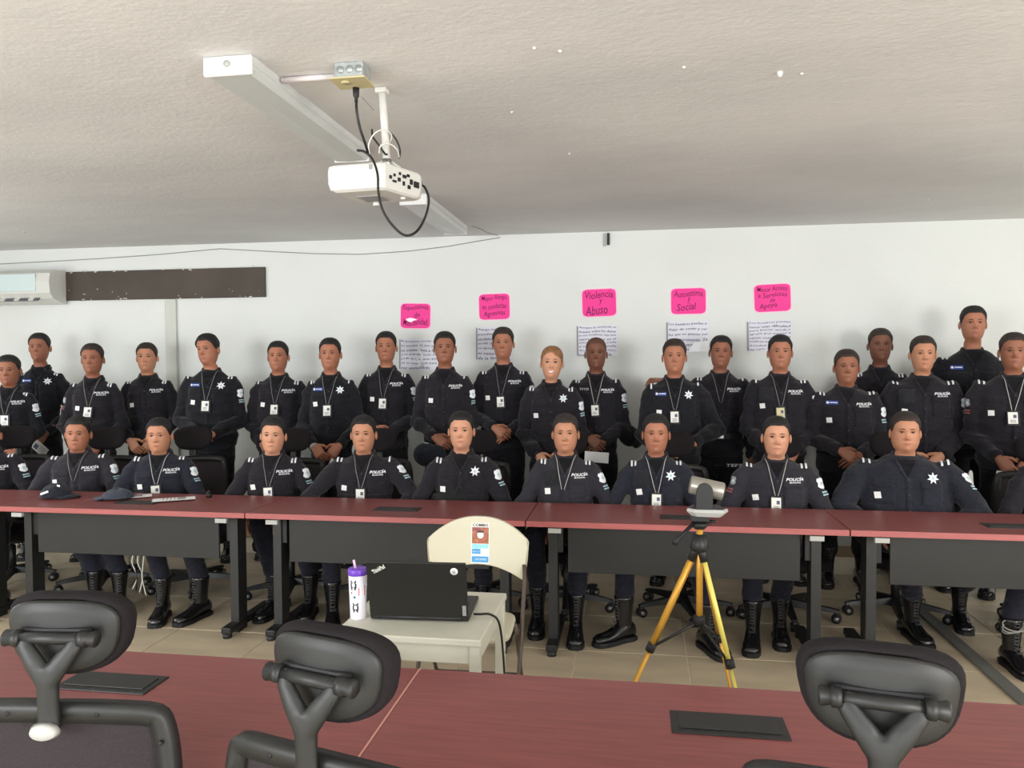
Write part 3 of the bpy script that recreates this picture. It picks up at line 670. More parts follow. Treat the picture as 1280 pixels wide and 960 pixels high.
def leaflet(name, px, rz, label, w=.105, l=.24, grp=None):
    p = sum((ptZ(x, y, .745) for x, y in px), Vector())/len(px)
    r = empty(name, (p.x, p.y, .7525), rz, label=label, category='paper')
    if grp: r['group'] = grp
    MB().box((0, 0, .0008), (w, l, .001)).build('sheet', 'paper_white', r); MB().box((.012, .01, .0024), (w, l, .001), rot=Matrix.Rotation(.06, 3, 'Z')).build('sheet', 'paper_white', r)
    MB().box((.0, .05, .0032), (w*.6, l*.2, .0006)).build('print_block', 'paper_grey', r)
    for k in range(4): MB().box((0, .01-.022*k, .0033), (w*.7, .005, .0006)).build('print_line', 'paper_grey', r)
leaflet('leaflet', ((140, 627), (183, 618)), -1.0, 'folded printed leaflet on the table close to the faded cap', grp='leaflets on the far table')
leaflet('leaflet', ((198, 629), (234, 622)), -1.05, 'folded printed leaflet on the table away from the caps', grp='leaflets on the far table')
rd = ptZ(261, 622, .745)
r = empty('small_holder', (rd.x, rd.y, .7455), label='tiny black cylinder standing on the table beside the leaflets', category='holder'); MB().tube([(0, 0, 0), (0, 0, .03)], .018, 12).build('body', 'ink_black', r); MB().tube([(0, 0, .03), (0, 0, .045)], .008, 8).build('tip', 'plastic_grey', r)
# ------------------------------------------------------------------ wall sheets
def wall_xy(x, y): p = ptY(x, y, WY); return p.x, p.z
def pink(x0, y0, x1, y1, tilt, lines, label):
    a = wall_xy(x0, y0); b = wall_xy(x1, y1); w = b[0]-a[0]; h = a[1]-b[1]
    r = empty('pink_card', ((a[0]+b[0])/2, WY-.002, (a[1]+b[1])/2), label=label, category='poster', group='pink cards on the wall'); r.rotation_euler = (0, RAD(tilt), 0)
    c = min(w, h)*.17
    def outl(s):
        W_, H_ = w/2+s, h/2+s; k = c
        pts = []
        for sx, sz in ((1, 1), (-1, 1), (-1, -1), (1, -1)):
            q = [(sx*(W_-k), sz*H_), (sx*(W_-k*.35), sz*(H_-k*.22)), (sx*(W_-k*.1), sz*(H_-k*.5)), (sx*W_, sz*(H_-k))]
            pts += q[::-1] if sx*sz > 0 else q
        return pts
    MB().prism(outl(0), 0, -.0025).build('card', 'pink_card', r)
    MB().prism(outl(.007), .0015, -.001).build('tape_border', 'pink_edge', r)
    for t, cx, cz, tw, th in lines:
        vs, fs = fit_text(t, tw*w, th*h, shear=.12, bold=.004); mb = MB()
        mb.add([(cx*w+u, -.0033, cz*h+v+.006*sin(u*30)) for u, v in vs], fs, 0, False); mb.build('handwriting', 'pink_ink', r)
    return r
pink(501, 380, 538, 410, 1.5, [('Expectativas', 0, .33, .86, .24), ('de', .05, .05, .2, .2), ('Masculinidad', 0, -.25, .82, .26)], 'pink card reading Expectativas, lowest of the five')
k = list(c for c in bpy.data.objects if c.name == 'pink_card')[0]
mb = MB(); mb.add([(-.085, -.0042, -.03), (-.05, -.0042, -.018), (-.02, -.0042, -.022), (.02, -.0042, -.035), (-.015, -.0042, -.038), (-.035, -.0042, -.055), (-.06, -.0042, -.05), (-.075, -.0042, -.042)], [(0, 1, 2, 3, 4, 5, 6, 7)], 0, False); mb.build('glossy_tape', 'tape_clear', k)
pink(599, 368, 637, 399, -1.2, [('Mayor Riesgo', 0, .33, .82, .22), ('en conductas', 0, .02, .8, .2), ('Agresivas', 0, -.28, .7, .26)], 'pink card reading Mayor Riesgo above the tall capless officer')
pink(728, 362, 770, 395, -1.5, [('Violencia', 0, .3, .84, .26), ('y', .05, .03, .1, .2), ('Abuso', -.08, -.27, .66, .34)], 'pink card reading Violencia y Abuso')
pink(839, 361, 882, 392, -.6, [('Autoestima', 0, .3, .84, .24), ('y', .02, .04, .09, .2), ('Social', -.06, -.22, .55, .28)], 'pink card whose last line reads Social')
pink(943, 356, 988, 389, -2, [('Menor Acceso', 0, .34, .84, .18), ('a Servicios', 0, .12, .8, .18), ('de', 0, -.08, .15, .14), ('Apoyo', -.12, -.3, .5, .24)], 'pink card reading Menor Acceso and Apoyo, highest of the five')
def sheet(x0, y0, x1, y1, tilt, lines, label, name='handwritten_sheet'):
    a = wall_xy(x0, y0); b = wall_xy(x1, y1); w = b[0]-a[0]; h = a[1]-b[1]
    r = empty(name, ((a[0]+b[0])/2, WY-.001, (a[1]+b[1])/2), label=label, category='poster', group='handwritten sheets on the wall'); r.rotation_euler = (0, RAD(tilt), 0)
    nx = 8; mb = MB(); vs = []; fs = []
    for i in range(nx+1):
        for j in range(nx+1): vs.append((-w/2+w*i/nx, -.002-.003*abs(sin(i*1.1+j*.6)), -h/2+h*j/nx))
    for i in range(nx):
        for j in range(nx): q = i*(nx+1)+j; fs.append((q, q+1, q+nx+2, q+nx+1))
    nv = len(vs); vs += [(x, -.0005, z) for x, y, z in vs]; fs += [tuple(i+nv for i in f)[::-1] for f in fs]
    mb.add(vs, fs); mb.build('paper', 'paper', r)
    n = len(lines); tx = MB()
    for k, t in enumerate(lines):
        lw = min(.94, len(t)*.055+.05); tv, tf = fit_text(t, lw*w, h/n*.62, shear=.2, bold=.012, res=1)
        tx.add([(-w/2*.94+lw*w/2+u, -.0062, h/2-h/n*(k+.55)+v+.003*sin(u*25+k)) for u, v in tv], tf, 0, False)
    tx.build('handwriting', 'paper_ink', r, kind='stuff')
    MB().box((-w/2, -.0062, 0), (.012, .0008, h*.96)).build('tape_strip', 'paper_grey', r)
    return r
s1 = sheet(500, 424, 548, 462, 1, ['la presion social de', 'no mostrar lo que uno', 'se siente lleva a los', 'y se guardan todo sin', 'pedir apoyo hasta que', 'ya es muy tarde para', 'ser escuchado'], 'handwritten sheet with shiny tape hanging under the Expectativas card')
mb = MB()
for pts in ([(-.01, .1), (.0, .06), (.03, -.02), (.04, -.11)], [(-.02, -.02), (0, -.07), (.04, -.11)]):
    mb.tube([(x, -.0085, z) for x, z in pts], .006, 5, flat=(.3, 1), up=(0, 1, 0))
mb.build('glossy_tape', 'tape_clear', s1)
sheet(596, 409, 640, 450, .5, ['Aunque los hombres', 'pueden ir a la', 'violencia es un', 'modo de ser que', 'se aprende y no', 'es natural sino', 'de la familia'], 'handwritten sheet mostly hidden under the Mayor Riesgo card')
sheet(722, 407, 772, 445, -.5, ['Aunque la violencia es', 'dominio sobre los demas', 'en los hombres, hay mas', 'casos ocultos en el', 'entorno que se oculta', 'y mas en la familia', 'donde hay abuso,', 'no se denuncia'], 'handwritten sheet hanging under the Violencia card')
s4 = sheet(834, 402, 886, 440, -.6, ['Los hombres pueden ir', 'dejar de sentir y ser', 'los que no quieran con', 'las emociones. Se', 'debe de aprender a', 'pedir ayuda'], 'handwritten sheet hanging under the Social card')
mb = MB(); mb.add([(0, -.0075, -.125), (.16, -.0075, -.125), (.165, -.0075, -.04), (.05, -.0075, -.05)], [(0, 1, 2, 3)], 0, False); mb.build('plastic_film', 'tape_clear', s4)
sheet(935, 401, 990, 438, -1.5, ['Los hombres pueden', 'tener mas dificultad', 'para buscar ayuda y', 'apoyo por temor a', 'verse como debil o', 'vulnerable y no', 'acuden a pedir', 'apoyo social'], 'handwritten sheet hanging under the Menor Acceso card')
# ------------------------------------------------------------------ people
def lerp(a, b, t): return a+(b-a)*t
def tab(T, z):
    if z <= T[0][0]: return T[0][1:]
    for i in range(len(T)-1):
        if z <= T[i+1][0]:
            t = (z-T[i][0])/(T[i+1][0]-T[i][0]); t = t*t*(3-2*t)*.5+t*.5
            return tuple(lerp(a, b, t) for a, b in zip(T[i][1:], T[i+1][1:]))
    return T[-1][1:]
# head profile above the chin: z, half width, front, back, pointedness
HT = [(.0, .050, .070, .030, 1.45), (.008, .056, .078, .045, 1.4), (.02, .061, .083, .058, 1.3), (.035, .065, .0865, .066, 1.2), (.05, .069, .088, .073, 1.12), (.07, .073, .088, .082, 1.05),
      (.09, .0755, .0885, .09, 1), (.115, .0765, .0885, .096, 1), (.135, .0775, .0925, .1, .97), (.16, .0775, .0905, .101, .95), (.185, .073, .083, .094, .97), (.205, .062, .069, .08, 1), (.22, .047, .051, .06, 1), (.23, .028, .03, .035, 1), (.2345, .008, .009, .01, 1)]
def g(x, s): return math.exp(-(x/s)**2)
def headpt(phi, z, off=0, fem=0, fat=0):
    w, f, b, e = tab(HT, z)
    w *= 1 + fat*.16*g(z-.04, .05) - fem*.05*g(z-.02, .04)
    s, c = sin(phi), cos(phi)
    x = (w+off)*math.copysign(abs(s)**e, s); y = -(f+off)*c if c > 0 else -(b+off)*c
    if c > 0 and off < .004:
        ax = abs(x); sm = 1-.25*fem
        d = (.006*g(z-.112, .012)+.013*max(0, min(1, (.118-z)/.034))*(z > .076))*g(x, .010)*sm
        d += .019*g(z-.080, .0085)*g(x, .0125)*sm + .007*g(z-.076, .007)*g(ax-.014, .006)
        d -= .008*g(ax-.031, .015)*g(z-.116, .011)
        d += .004*g(z-.134, .008)*(ax < .06)*(1-fem) + .003*g(ax-.045, .016)*g(z-.088, .014)
        d += .005*g(x, .021)*g(z-.050, .007) + .0045*g(x, .019)*g(z-.040, .006) - .003*g(x, .022)*g(z-.0455, .0025) + .006*g(x, .018)*g(z-.014, .012)
        y -= d*c
    return Vector((x, y, z))
def phis(n): return [pi*math.copysign(.5*abs(u)+.5*u*u, u) for u in [-1+2*k/n for k in range(n)]]
ZR = [.2345, .23, .222, .212, .2, .187, .173, .16, .148, .14, .134, .128, .122, .117, .112, .106, .1, .094, .088, .083, .079, .075, .071, .066, .061, .056, .052, .048, .0455, .042, .038, .033, .027, .02, .013, .006, .0]
def bend(p, rx, ry, rz, piv):
    """tilt the head about the neck"""
    k = max(0, min(1, (p.z+.06)/.07)); e = Matrix.Rotation(rz*k, 3, 'Z') @ Matrix.Rotation(rx*k, 3, 'X') @ Matrix.Rotation(ry*k, 3, 'Y')
    return e @ (p-piv) + piv
def ik(A, B, l1, l2, pole):
    A, B = Vector(A), Vector(B); d = B-A; L = min(d.length, (l1+l2)*.999); u = d.normalized(); B2 = A+u*L
    x = (l1*l1-l2*l2+L*L)/(2*L); h = sqrt(max(0, l1*l1-x*x)); p = Vector(pole); p = (p-u*p.dot(u)).normalized()
    return A+u*x+p*h, B2
def hand(mb, W, d, n, side, curl=.5, spread=.06, s=1.0, mi=0, thumb=.5):
    """W wrist point, d finger direction, n direction the back of the hand faces, side=+1 thumb towards d x n"""
    d = Vector(d).normalized(); n = Vector(n); n = (n-d*n.dot(d)).normalized(); t = d.cross(n)*side
    def P(a, b, c): return Vector(W)+(d*a+t*b+n*c)*s
    def ring(a, hw, th, off=0, c0=0): return [P(a, off+hw*cos(q), c0+th*sin(q)) for q in [2*pi*k/10 for k in range(10)]]
    mb.loft([ring(-.02, .026, .021), ring(.0, .027, .019), ring(.02, .034, .018, .003), ring(.05, .041, .0165, .002), ring(.078, .041, .014, 0), ring(.092, .036, .011, 0)], mi)
    for k, (off, L) in enumerate(((.029, .072), (.010, .080), (-.010, .075), (-.028, .060))):
        fan = (off/.03)*spread; dd = (d+t*fan).normalized(); p = P(.082-.006*abs(k-1.2), off, .0); pts = [p-dd*.014*s]; ang = .15+curl*.55
        pts.append(p+n*.002*s)
        for sg in (.44, .31, .25):
            v = dd*cos(ang)-n*sin(ang); p = p+v*L*sg*s; pts.append(p.copy()); ang += curl*(.95 if sg > .4 else .6)
        mb.tube(pts, [.0088*s, .0092*s, .0086*s, .008*s, .0062*s], 7, mi)
    p = P(.016, .030, -.004); v1 = (d*.62+t*.72-n*.30*(1+thumb)).normalized(); v2 = (d*.92+t*.25-n*.45*(1+thumb)).normalized()
    mb.tube([P(.008, .018, -.002), p, p+v1*.036*s, p+v1*.036*s+v2*.028*s, p+v1*.036*s+v2*.050*s], [.014*s, .0135*s, .0112*s, .0098*s, .0068*s], 8, mi)
def oval(cx, cy, z, w, f, b, n=28, e=2.3, tilt=0):
    o = []
    for k in range(n):
        a = 2*pi*k/n; c, s = cos(a), sin(a)
        x = w*math.copysign(abs(c)**(2/e), c); y = math.copysign(abs(s)**(2/e), s); y *= (b if y > 0 else f)
        o.append((cx+x, cy+y, z+tilt*y))
    return o
def bvh_of(me): return BVHTree.FromPolygons([v.co for v in me.vertices], [p.vertices for p in me.polygons])
def project(tree, pts2, c, u, v, d, off, fallback=0):
    """lay 2-D points (in metres) on the cloth: c origin, u,v plane axes, d direction towards the body"""
    o = []; c, u, v, d = Vector(c), Vector(u), Vector(v), Vector(d).normalized(); last = None
    for a, b in pts2:
        p = c+u*a+v*b; h = tree.ray_cast(p-d*.5, d, 1.2)
        q = h[0] if h[0] is not None else (last if last is not None else p)
        if h[0] is not None: last = q
        o.append(q-d*off)
    return o
def gridpatch(tree, w, h, c, u, v, d, off, nx=6, ny=6, rnd=0, thick=.003):
    pts = [(-w/2+w*i/nx, -h/2+h*j/ny) for i in range(nx+1) for j in range(ny+1)]
    vs = project(tree, pts, c, u, v, d, off); fs = []
    for i in range(nx):
        for j in range(ny): a = i*(ny+1)+j; fs.append((a, a+1, a+ny+2, a+ny+1))
    rim = [i*(ny+1) for i in range(nx+1)]+[nx*(ny+1)+j for j in range(1, ny+1)]+[i*(ny+1)+ny for i in range(nx-1, -1, -1)]+[j for j in range(ny-1, 0, -1)]
    n = len(vs); dd = Vector(d).normalized(); vs = vs+[vs[k]+dd*thick for k in rim]; R = len(rim)
    for k in range(R): fs.append((rim[k], rim[(k+1) % R], n+(k+1) % R, n+k))
    return vs, fs
def flatpoly(tree, poly, c, u, v, d, off):
    vs = project(tree, poly, c, u, v, d, off); m = sum(vs, Vector())/len(vs); m = project(tree, [(sum(p[0] for p in poly)/len(poly), sum(p[1] for p in poly)/len(poly))], c, u, v, d, off)[0]
    return vs+[m], [(k, (k+1) % len(poly), len(poly)) for k in range(len(poly))]
# boot, shared by everyone: ankle axis at origin, toe to -y
def boot_meshes():
    mb = MB(); R = []
    def sec(y, hw, z1, z0=.02): return [(hw*cos(a), y, z0+(z1-z0)*(.5+.5*sin(a))) for a in [2*pi*k/14 for k in range(14)]]
    mb.loft([sec(.07, .02, .07), sec(.062, .034, .10), sec(.03, .039, .13), sec(-.01, .04, .13), sec(-.05, .041, .105), sec(-.09, .045, .082), sec(-.13, .049, .07), sec(-.17, .046, .066), sec(-.195, .036, .056), sec(-.205, .02, .044)])
    mb.loft([oval(0, -.0, z, w, f, b, 14, 2) for z, w, f, b in ((.06, .037, .05, .055), (.10, .038, .052, .052), (.14, .040, .05, .048), (.19, .046, .052, .05), (.25, .054, .058, .056), (.262, .056, .06, .058), (.266, .05, .054, .052))])
    up = mb.mesh('boot', ['boot_leather'])
    mb = MB()
    def out(s, z): return [(s*x, y*s-.0, z) for x, y in ((-.03, .075), (.03, .075), (.042, .04), (.04, -.03), (.05, -.1), (.052, -.15), (.042, -.195), (.018, -.214), (-.018, -.214), (-.042, -.195), (-.052, -.15), (-.05, -.1), (-.04, -.03), (-.042, .04))]
    mb.loft([out(.97, 0), out(1, .005), out(1, .022), out(.97, .028)], smooth=False); so = mb.mesh('sole', ['boot_sole'])
    mb = MB()
    for k in range(9):
        z = .10+.018*k; y = -.052-.003 - (.05*max(0, (.135-z)/.05)) - .006*(z > .19)
        for s_ in (-1, 1): mb.tube([(-s_*.018, y+.008, z), (0, y-.003, z+.005), (s_*.018, y+.008, z+.012)], .0028, 4)
    la = mb.mesh('laces', ['boot_lace'])
    return up, so, la
BOOT = boot_meshes()
SHIRT_T = [(.855, .180, .132, .118), (.90, .182, .133, .122), (.97, .178, .133, .118), (1.05, .176, .135, .112), (1.15, .182, .138, .112), (1.25, .192, .137, .116), (1.32, .193, .126, .117), (1.367, .182, .108, .108), (1.405, .158, .090, .097), (1.434, .118, .076, .084), (1.455, .085, .066, .074), (1.470, .064, .058, .066)]
SEED = [0]
def person(hx, hy, Y, half, label, pose='stand', rot=None, skin=1, hair='hair_black', deco=(), cloth='navy_cloth', belly=0., arms='clasp', head=(0, 0, 0), fem=0, feet=None, fat=0, lan='cord_grey', hair_t=.009, sleeve=True, group='officers standing along the wall', tuck=False, badge='badge_card', xshift=0, bz=0):
    SEED[0] += 1; rnd = random.Random(SEED[0]*17)
    p0 = ptY(hx, hy, Y); X = p0.x; top = p0.z
    if rot is None: rot = -atan2(X, Y)*.55
    seat = pose == 'sit'; dz = -.43 if seat else 0.0
    s = (top-.008+0.0)/(1.75) if not seat else (top-.008-.50)/(1.75-.93)
    # vertical map: heights given for a 1.75 m figure
    def Z(z): return z*s if not seat else .50+(z-.93)*s
    w = half/(.265 if not seat else .292)
    root = empty('person', (X, Y, 0), rot, label=label, category='person', group=group)
    hs = .95+.05*s if not seat else .98
    chin = Z(1.75)-.2345*hs-.006
    nb = Z(1.47)
    hy0 = -.02 if not seat else -.03
    piv = Vector((0, hy0+.02, chin-.02))
    def H(p): q = Vector((p.x*hs, p.y*hs+hy0, p.z*hs+chin)); k = Vector((0, 0, chin));  r_ = bend(q-k, head[0], head[1], head[2], piv-k); return r_+k
    # ---- body: head, neck, trunk as one lofted skin
    mb = MB(); N = 44; ph = phis(N); rings = []
    for z in ZR: rings.append([H(headpt(a, z, 0, fem, fat)) for a in ph])
    nw = 1-.12*fem+.12*fat
    for dz_, ww, f, b, yo in ((-.012, .052, .050, .045, 0), (-.028, .0545, .040, .054, .012), (-.05, .055, .044, .058, .018), (-.085, .058, .05, .06, .022)):
        rings.append([H(Vector((ww*nw*sin(a), yo-(f*cos(a) if cos(a) > 0 else b*cos(a)), dz_))) for a in ph])
    def trunk(z, ww, f, b, yo=0): return [Vector((ww*w*sin(a), yo-(f*cos(a) if cos(a) > 0 else b*cos(a)), Z(z))) for a in ph]
    rings += [trunk(1.435, .07, .055, .06, .01), trunk(1.39, .12, .07, .075), trunk(1.33, .16, .095, .095), trunk(1.2, .155, .10, .095), trunk(1.05, .14, .10, .09), trunk(.96, .15, .10, .095), trunk(.93, .12, .08, .08)]
    mb.loft(rings, 0)
    nf = len(ZR)*N
    for i, f_ in enumerate(mb.f):      # lips
        if len(f_) == 4 and f_[0] < nf:
            zz = ZR[f_[0]//N]; a = ph[f_[0] % N]; x_ = headpt(a, zz, 0).x
            pass
    for s_ in (-1, 1):                  # eyes and ears
        e = H(Vector((s_*.031, -.0745, .1165))); mb.ball(e, (.0125*hs, .0080, .0048), 10, 7, 2); e2 = H(Vector((s_*.031, -.0815, .1165))); mb.ball(e2, (.0056, .003, .0052), 8, 6, 3)
        er = [H(Vector((s_*(.0745+.004*k), .004+.012*(k > 1), .1))) for k in range(4)]
        c0 = Vector((s_*.0775, .010, .098)); pr = []
        for k in range(6):
            t = k/5; rr = (.6, .95, 1, .95, .75, .3)[k]
            pr.append([H(c0+Vector((s_*(.015*t), .0+.017*rr*cos(q)+.006*t, .031*rr*sin(q)*(1 if sin(q) > 0 else .9)-.002*t))) for q in [2*pi*m_/12 for m_ in range(12)]])
        mb.loft(pr, 0)
    def face_pt(x, z, off):
        w_ = tab(HT, z); p = headpt(math.asin(max(-1, min(1, math.copysign(abs(x/w_[0])**(1/w_[3]), x)))), z, 0, fem, fat); p.y -= off; return H(p)
    def facepoly(pl, off, mi):
        c_ = (sum(p[0] for p in pl)/len(pl), sum(p[1] for p in pl)/len(pl)); vs = [face_pt(x, z, off) for x, z in pl]+[face_pt(c_[0], c_[1], off+.001)]
        mb.add(vs, [(k, (k+1) % len(pl), len(pl)) for k in range(len(pl))], mi)
    for s_ in (-1, 1):
        x0 = s_*.031
        if fem:
            facepoly([(x0-.0135, .1165), (x0-.007, .1205), (x0, .1215), (x0+.007, .1205), (x0+.0135, .1165), (x0+.006, .1150), (x0-.006, .1150)], .0035, 2)
            facepoly([(x0-.0055, .1200), (x0+.0055, .1200), (x0+.004, .1145), (x0-.004, .1145)], .0045, 3)
        mb.tube([face_pt(x0+(k-2.5)*.0052, .1215-.0005*(k-2.5)**2+(.0008 if fem else 0), .0050) for k in range(6)], .0019 if fem else .0015, 5, 3)
    if fem:
        facepoly([(-.027, .0555), (-.013, .0560), (-.004, .0548), (.004, .0548), (.013, .0560), (.027, .0555), (.021, .0430), (.011, .0360), (0, .0345), (-.011, .0360), (-.021, .0430)], .0012, 1)
        facepoly([(-.0225, .0530), (-.011, .0520), (0, .0515), (.011, .0520), (.0225, .0530), (.016, .0445), (.007, .0412), (-.007, .0412), (-.016, .0445)], .0024, 4)
    else:
        facepoly([(-.0235, .0465), (-.012, .0515), (-.004, .0530), (0, .0520), (.004, .0530), (.012, .0515), (.0235, .0465), (.012, .0405), (0, .0390), (-.012, .0405)], .0008, 1)
        facepoly([(-.022, .0470), (0, .0474), (.022, .0470), (0, .0458)], .0016, 3)
    # ---- arms
    sh = [Vector((s_*.180*w, .0, Z(1.372))) for s_ in (-1, 1)]
    belt = Z(1.0); l1, l2 = .30*s*(1 if not seat else 1.0), .262*s
    slv = MB(); arm_info = []
    for k, s_ in enumerate((-1, 1)):
        A = sh[k]; mode = arms[k] if isinstance(arms, (list, tuple)) else arms; tl = (0, 0)
        if mode == 'clasp':
            Wp = Vector((s_*(.062+.02*belly), -.205-.07*belly-(.028 if s_ < 0 else 0), Z(.995+bz)+(.028 if s_ < 0 else 0))); d = Vector((-s_*.78, -.12, -.52)); nrm = Vector((s_*.05, -.9, .35)); pole = Vector((s_*.85, .85, -.25)); cu = .55
        elif mode == 'low':
            Wp = Vector((s_*.10, -.19-.07*belly-(.02 if s_ < 0 else 0), Z(.945+bz))); d = Vector((-s_*.62, -.12, -.75)); nrm = Vector((s_*.25, -.9, .25)); pole = Vector((s_*.8, .85, -.2)); cu = .5
        elif mode == 'side': Wp = Vector((s_*.25*w, -.05, Z(.84))); d = Vector((0, -.1, -1)); nrm = Vector((s_, -.25, 0)); pole = Vector((s_*.4, 1, 0)); cu = .5
        elif mode == 'shoulder':   # arm round the neighbour
            Wp = Vector((s_*.44, -.02, Z(1.40))); d = Vector((s_*.75, -.5, -.25)); nrm = Vector((0, -.3, 1)); pole = Vector((s_*.3, .3, -1)); cu = .55
        elif mode == 'back': Wp = Vector((s_*.12, .17, Z(1.0))); d = Vector((-s_, 0, -.2)); nrm = Vector((0, 1, 0)); pole = Vector((s_, .4, 0)); cu = .5
        elif mode == 'lap': Wp = Vector((s_*.15, -.27, .60)); d = Vector((-s_*.5, -.75, -.15)); nrm = Vector((0, -.1, 1)); pole = Vector((s_*.8, .6, -.2)); cu = .45
        elif mode == 'wide': Wp = Vector((s_*.17, -.24, .60)); d = Vector((-s_*.8, -.4, -.1)); nrm = Vector((0, -.1, 1)); pole = Vector((s_*1.6, .1, 0)); cu = .45
        elif mode == 'hold':       # forearm raised holding something at the belly
            Wp = Vector((s_*.13, -.25, Z(1.03))); d = Vector((-s_*.9, -.35, .25)); nrm = Vector((0, -.6, .7)); pole = Vector((s_, .6, -.3)); cu = .75
        E_, Wp = ik(A, Wp, l1, l2, pole)
        hd = (Wp-E_).normalized(); d = (d.normalized()+hd*.35).normalized()
        # thumb towards the body's front/up side
        hand(mb, Wp+hd*.012, d, nrm, 1 if (d.cross(nrm)).dot(Vector((0, -.4, 1))) > 0 else -1, cu, s=(.95 if fem else 1.05), mi=0)
        mb.tube([E_.lerp(Wp, .35), E_.lerp(Wp, .8), Wp+hd*.004], [.036, .029, .0265], 10, 0)
        A0 = Vector((s_*.10*w, .0, Z(1.352)))
        up_ = (E_-A).normalized()
        rs = .95*(w*.6+.4)
        path = [A0, A+Vector((0, 0, .004)), A.lerp(E_, .2)+Vector((s_*.008, 0, 0)), A.lerp(E_, .45), A.lerp(E_, .75), E_-up_*.03, E_+((E_-A).normalized()+(E_-Wp).normalized())*.012, E_+hd*.035, E_.lerp(Wp, .4), E_.lerp(Wp, .7), E_.lerp(Wp, .93), Wp+hd*.0]
        slv.tube(path, [.060*rs, .064*rs, .066*rs, .062*rs, .058*rs, .056*rs, .056*rs, .055*rs, .053*rs, .047*rs, .042*rs, .041*rs], 14, up=(0, 1, 0) if mode != 'shoulder' else (0, 0, 1))
        arm_info.append((A, E_, Wp, hd))
    body = mb.build('body', ['skin_%d' % skin, 'lips_rose' if fem else 'lips_%d' % skin, 'eye_white', 'eye_dark', 'teeth'], root)
    # ---- hair
    if hair:
        hb = MB(); Nh = 44; cols = []; K = 9
        thick = hair_t; zc = .2345
        for a in phis(Nh):
            A_ = abs(a)*180/pi
            zh = .184 if A_ < 32 else lerp(.184, .165, (A_-32)/20) if A_ < 52 else lerp(.165, .115, (A_-52)/22) if A_ < 74 else lerp(.115, .100, (A_-74)/14) if A_ < 88 else lerp(.13, .05, (A_-88)/30) if A_ < 118 else lerp(.05, .03, (A_-118)/62)
            if fem: zh = .188-.03*(A_/50)**2 if A_ < 50 else lerp(.158, .10, (A_-50)/30) if A_ < 80 else lerp(.12, .05, (A_-80)/30) if A_ < 110 else .04
            if fem and a > 0 and A_ < 60: zh -= .018*sin(A_/60*pi)
            zh += .0025*noise.noise(Vector((a*9, SEED[0], 0)))
            cl = []
            for k in range(K+1):
                t = k/K; z = zc-(zc-zh)*t**1.5
                fade = 1-.72*max(0, min(1, (.165-z)/.06)) if not fem else 1-.3*max(0, min(1, (.15-z)/.06))
                o_ = thick*fade*(1+.25*noise.noise(Vector((sin(a)*3, cos(a)*3, z*30+SEED[0])))) if k < K else -.0025
                p = headpt(a, z, o_, fem, fat); p.z += thick*(.9 if z > .19 else 0)*((z-.19)/.045 if z > .19 else 0)*(k < K)
                cl.append(H(p))
            cols.append(cl)
        rg = [[cols[i][k] for i in range(Nh)] for k in range(K+1)]
        hb.loft(rg, cap0=True, cap1=False)
        if fem:
            hb.ball(H(Vector((0, .118, .12))), (.034, .026, .034), 12, 8)
        hb.build('hair', hair, root)
    ebm = hair if hair and hair != 'hair_shaved' else 'hair_brown'
    for s_ in (-1, 1):
        MB().tube([face_pt(s_*(.013+.0062*k), .1355+.0020*k-.0004*k*k+(.002 if fem else 0), .0018) for k in range(6)], [.0014, .0024, .0026, .0024, .0019, .001], 5, flat=(1, .6), up=(0, 0, 1)).build('eyebrow', 'hair_brown' if fem else ebm, root)
    # ---- shirt
    sb = MB(); rings = []
    for z, ww, f, b in SHIRT_T:
        bl = belly*.10*g(z-1.06, .16); fm = fem*.02*g(z-1.28, .05)
        ww2 = ww*(w*.9+.1)*(1 - fem*.10*g(z-1.08, .1)); 
        if seat and z < 1.0: f += .03; 
        rings.append(oval(0, 0, max(Z(z), .468+.02*(z-.85)) if seat else Z(z), ww2+bl*.7, f*(w*.5+.5)+bl+fm, b*(w*.5+.5)+bl*.2, 28, 2.5 if z < 1.42 else 2.1))
    sb.loft(rings); off = len(sb.v); sb.add(slv.v, slv.f)
    sd = SEED[0]*3.7
    def wr(c):
        zc_ = c.z; n1 = noise.noise(Vector((c.x*5, c.y*5+sd, zc_*17))); n2 = noise.noise(Vector((c.x*14+sd, c.y*12, zc_*14)))
        ridge = 1-abs(noise.noise(Vector((c.x*4+zc_*5, c.y*6+sd, zc_*9-c.x*3))))*3
        lo = max(0, min(1, (Z(1.25)-zc_)/.25))
        return .007*n1*(1+lo) + .005*n2 + (.010*ridge*(.5+lo) if ridge > 0 else 0)
    me = remeshed(sb, .0098, wr, 4); me.materials.clear(); me.materials.append(M[cloth])
    shirt = link('shirt', me, root); T = bvh_of(me)
    F = Vector((0, 1, 0)); U = Vector((1, 0, 0)); V = Vector((0, 0, 1))
    # cuffs
    for A, E_, Wp, hd in arm_info:
        MB().tube([Wp-hd*.05, Wp-hd*.045, Wp-hd*.0, Wp+hd*.008], [.042, .0445, .043, .036], 14).build('cuff', cloth, shirt)
    # collar: stand band plus two points
    zc = Z(1.458); cb = MB(); n = 26; rings = []
    for k in range(n+1):
        a = -2.62+5.24*k/n + pi; fr = max(0, min(1, (abs(-2.62+5.24*k/n)-1.9)/.72))
        px = sin(a); py = -cos(a)
        def R(rx, ry, z): return Vector((rx*px, ry*py+.012, z))
        drop = .048*fr
        rings.append([R(.060, .060, zc-.028-drop*.2), R(.0615, .063, zc+.030-fr*.022), R(.068, .069, zc+.034-fr*.024), R(.082, .083, zc+.002-drop*.75), R(.084, .086, zc-.006-drop*.95), R(.072, .074, zc-.012-drop*.5)])
    cb.loft(rings); cb.build('collar', cloth if not cloth.endswith('grey') else 'navy_cloth_grey', shirt)
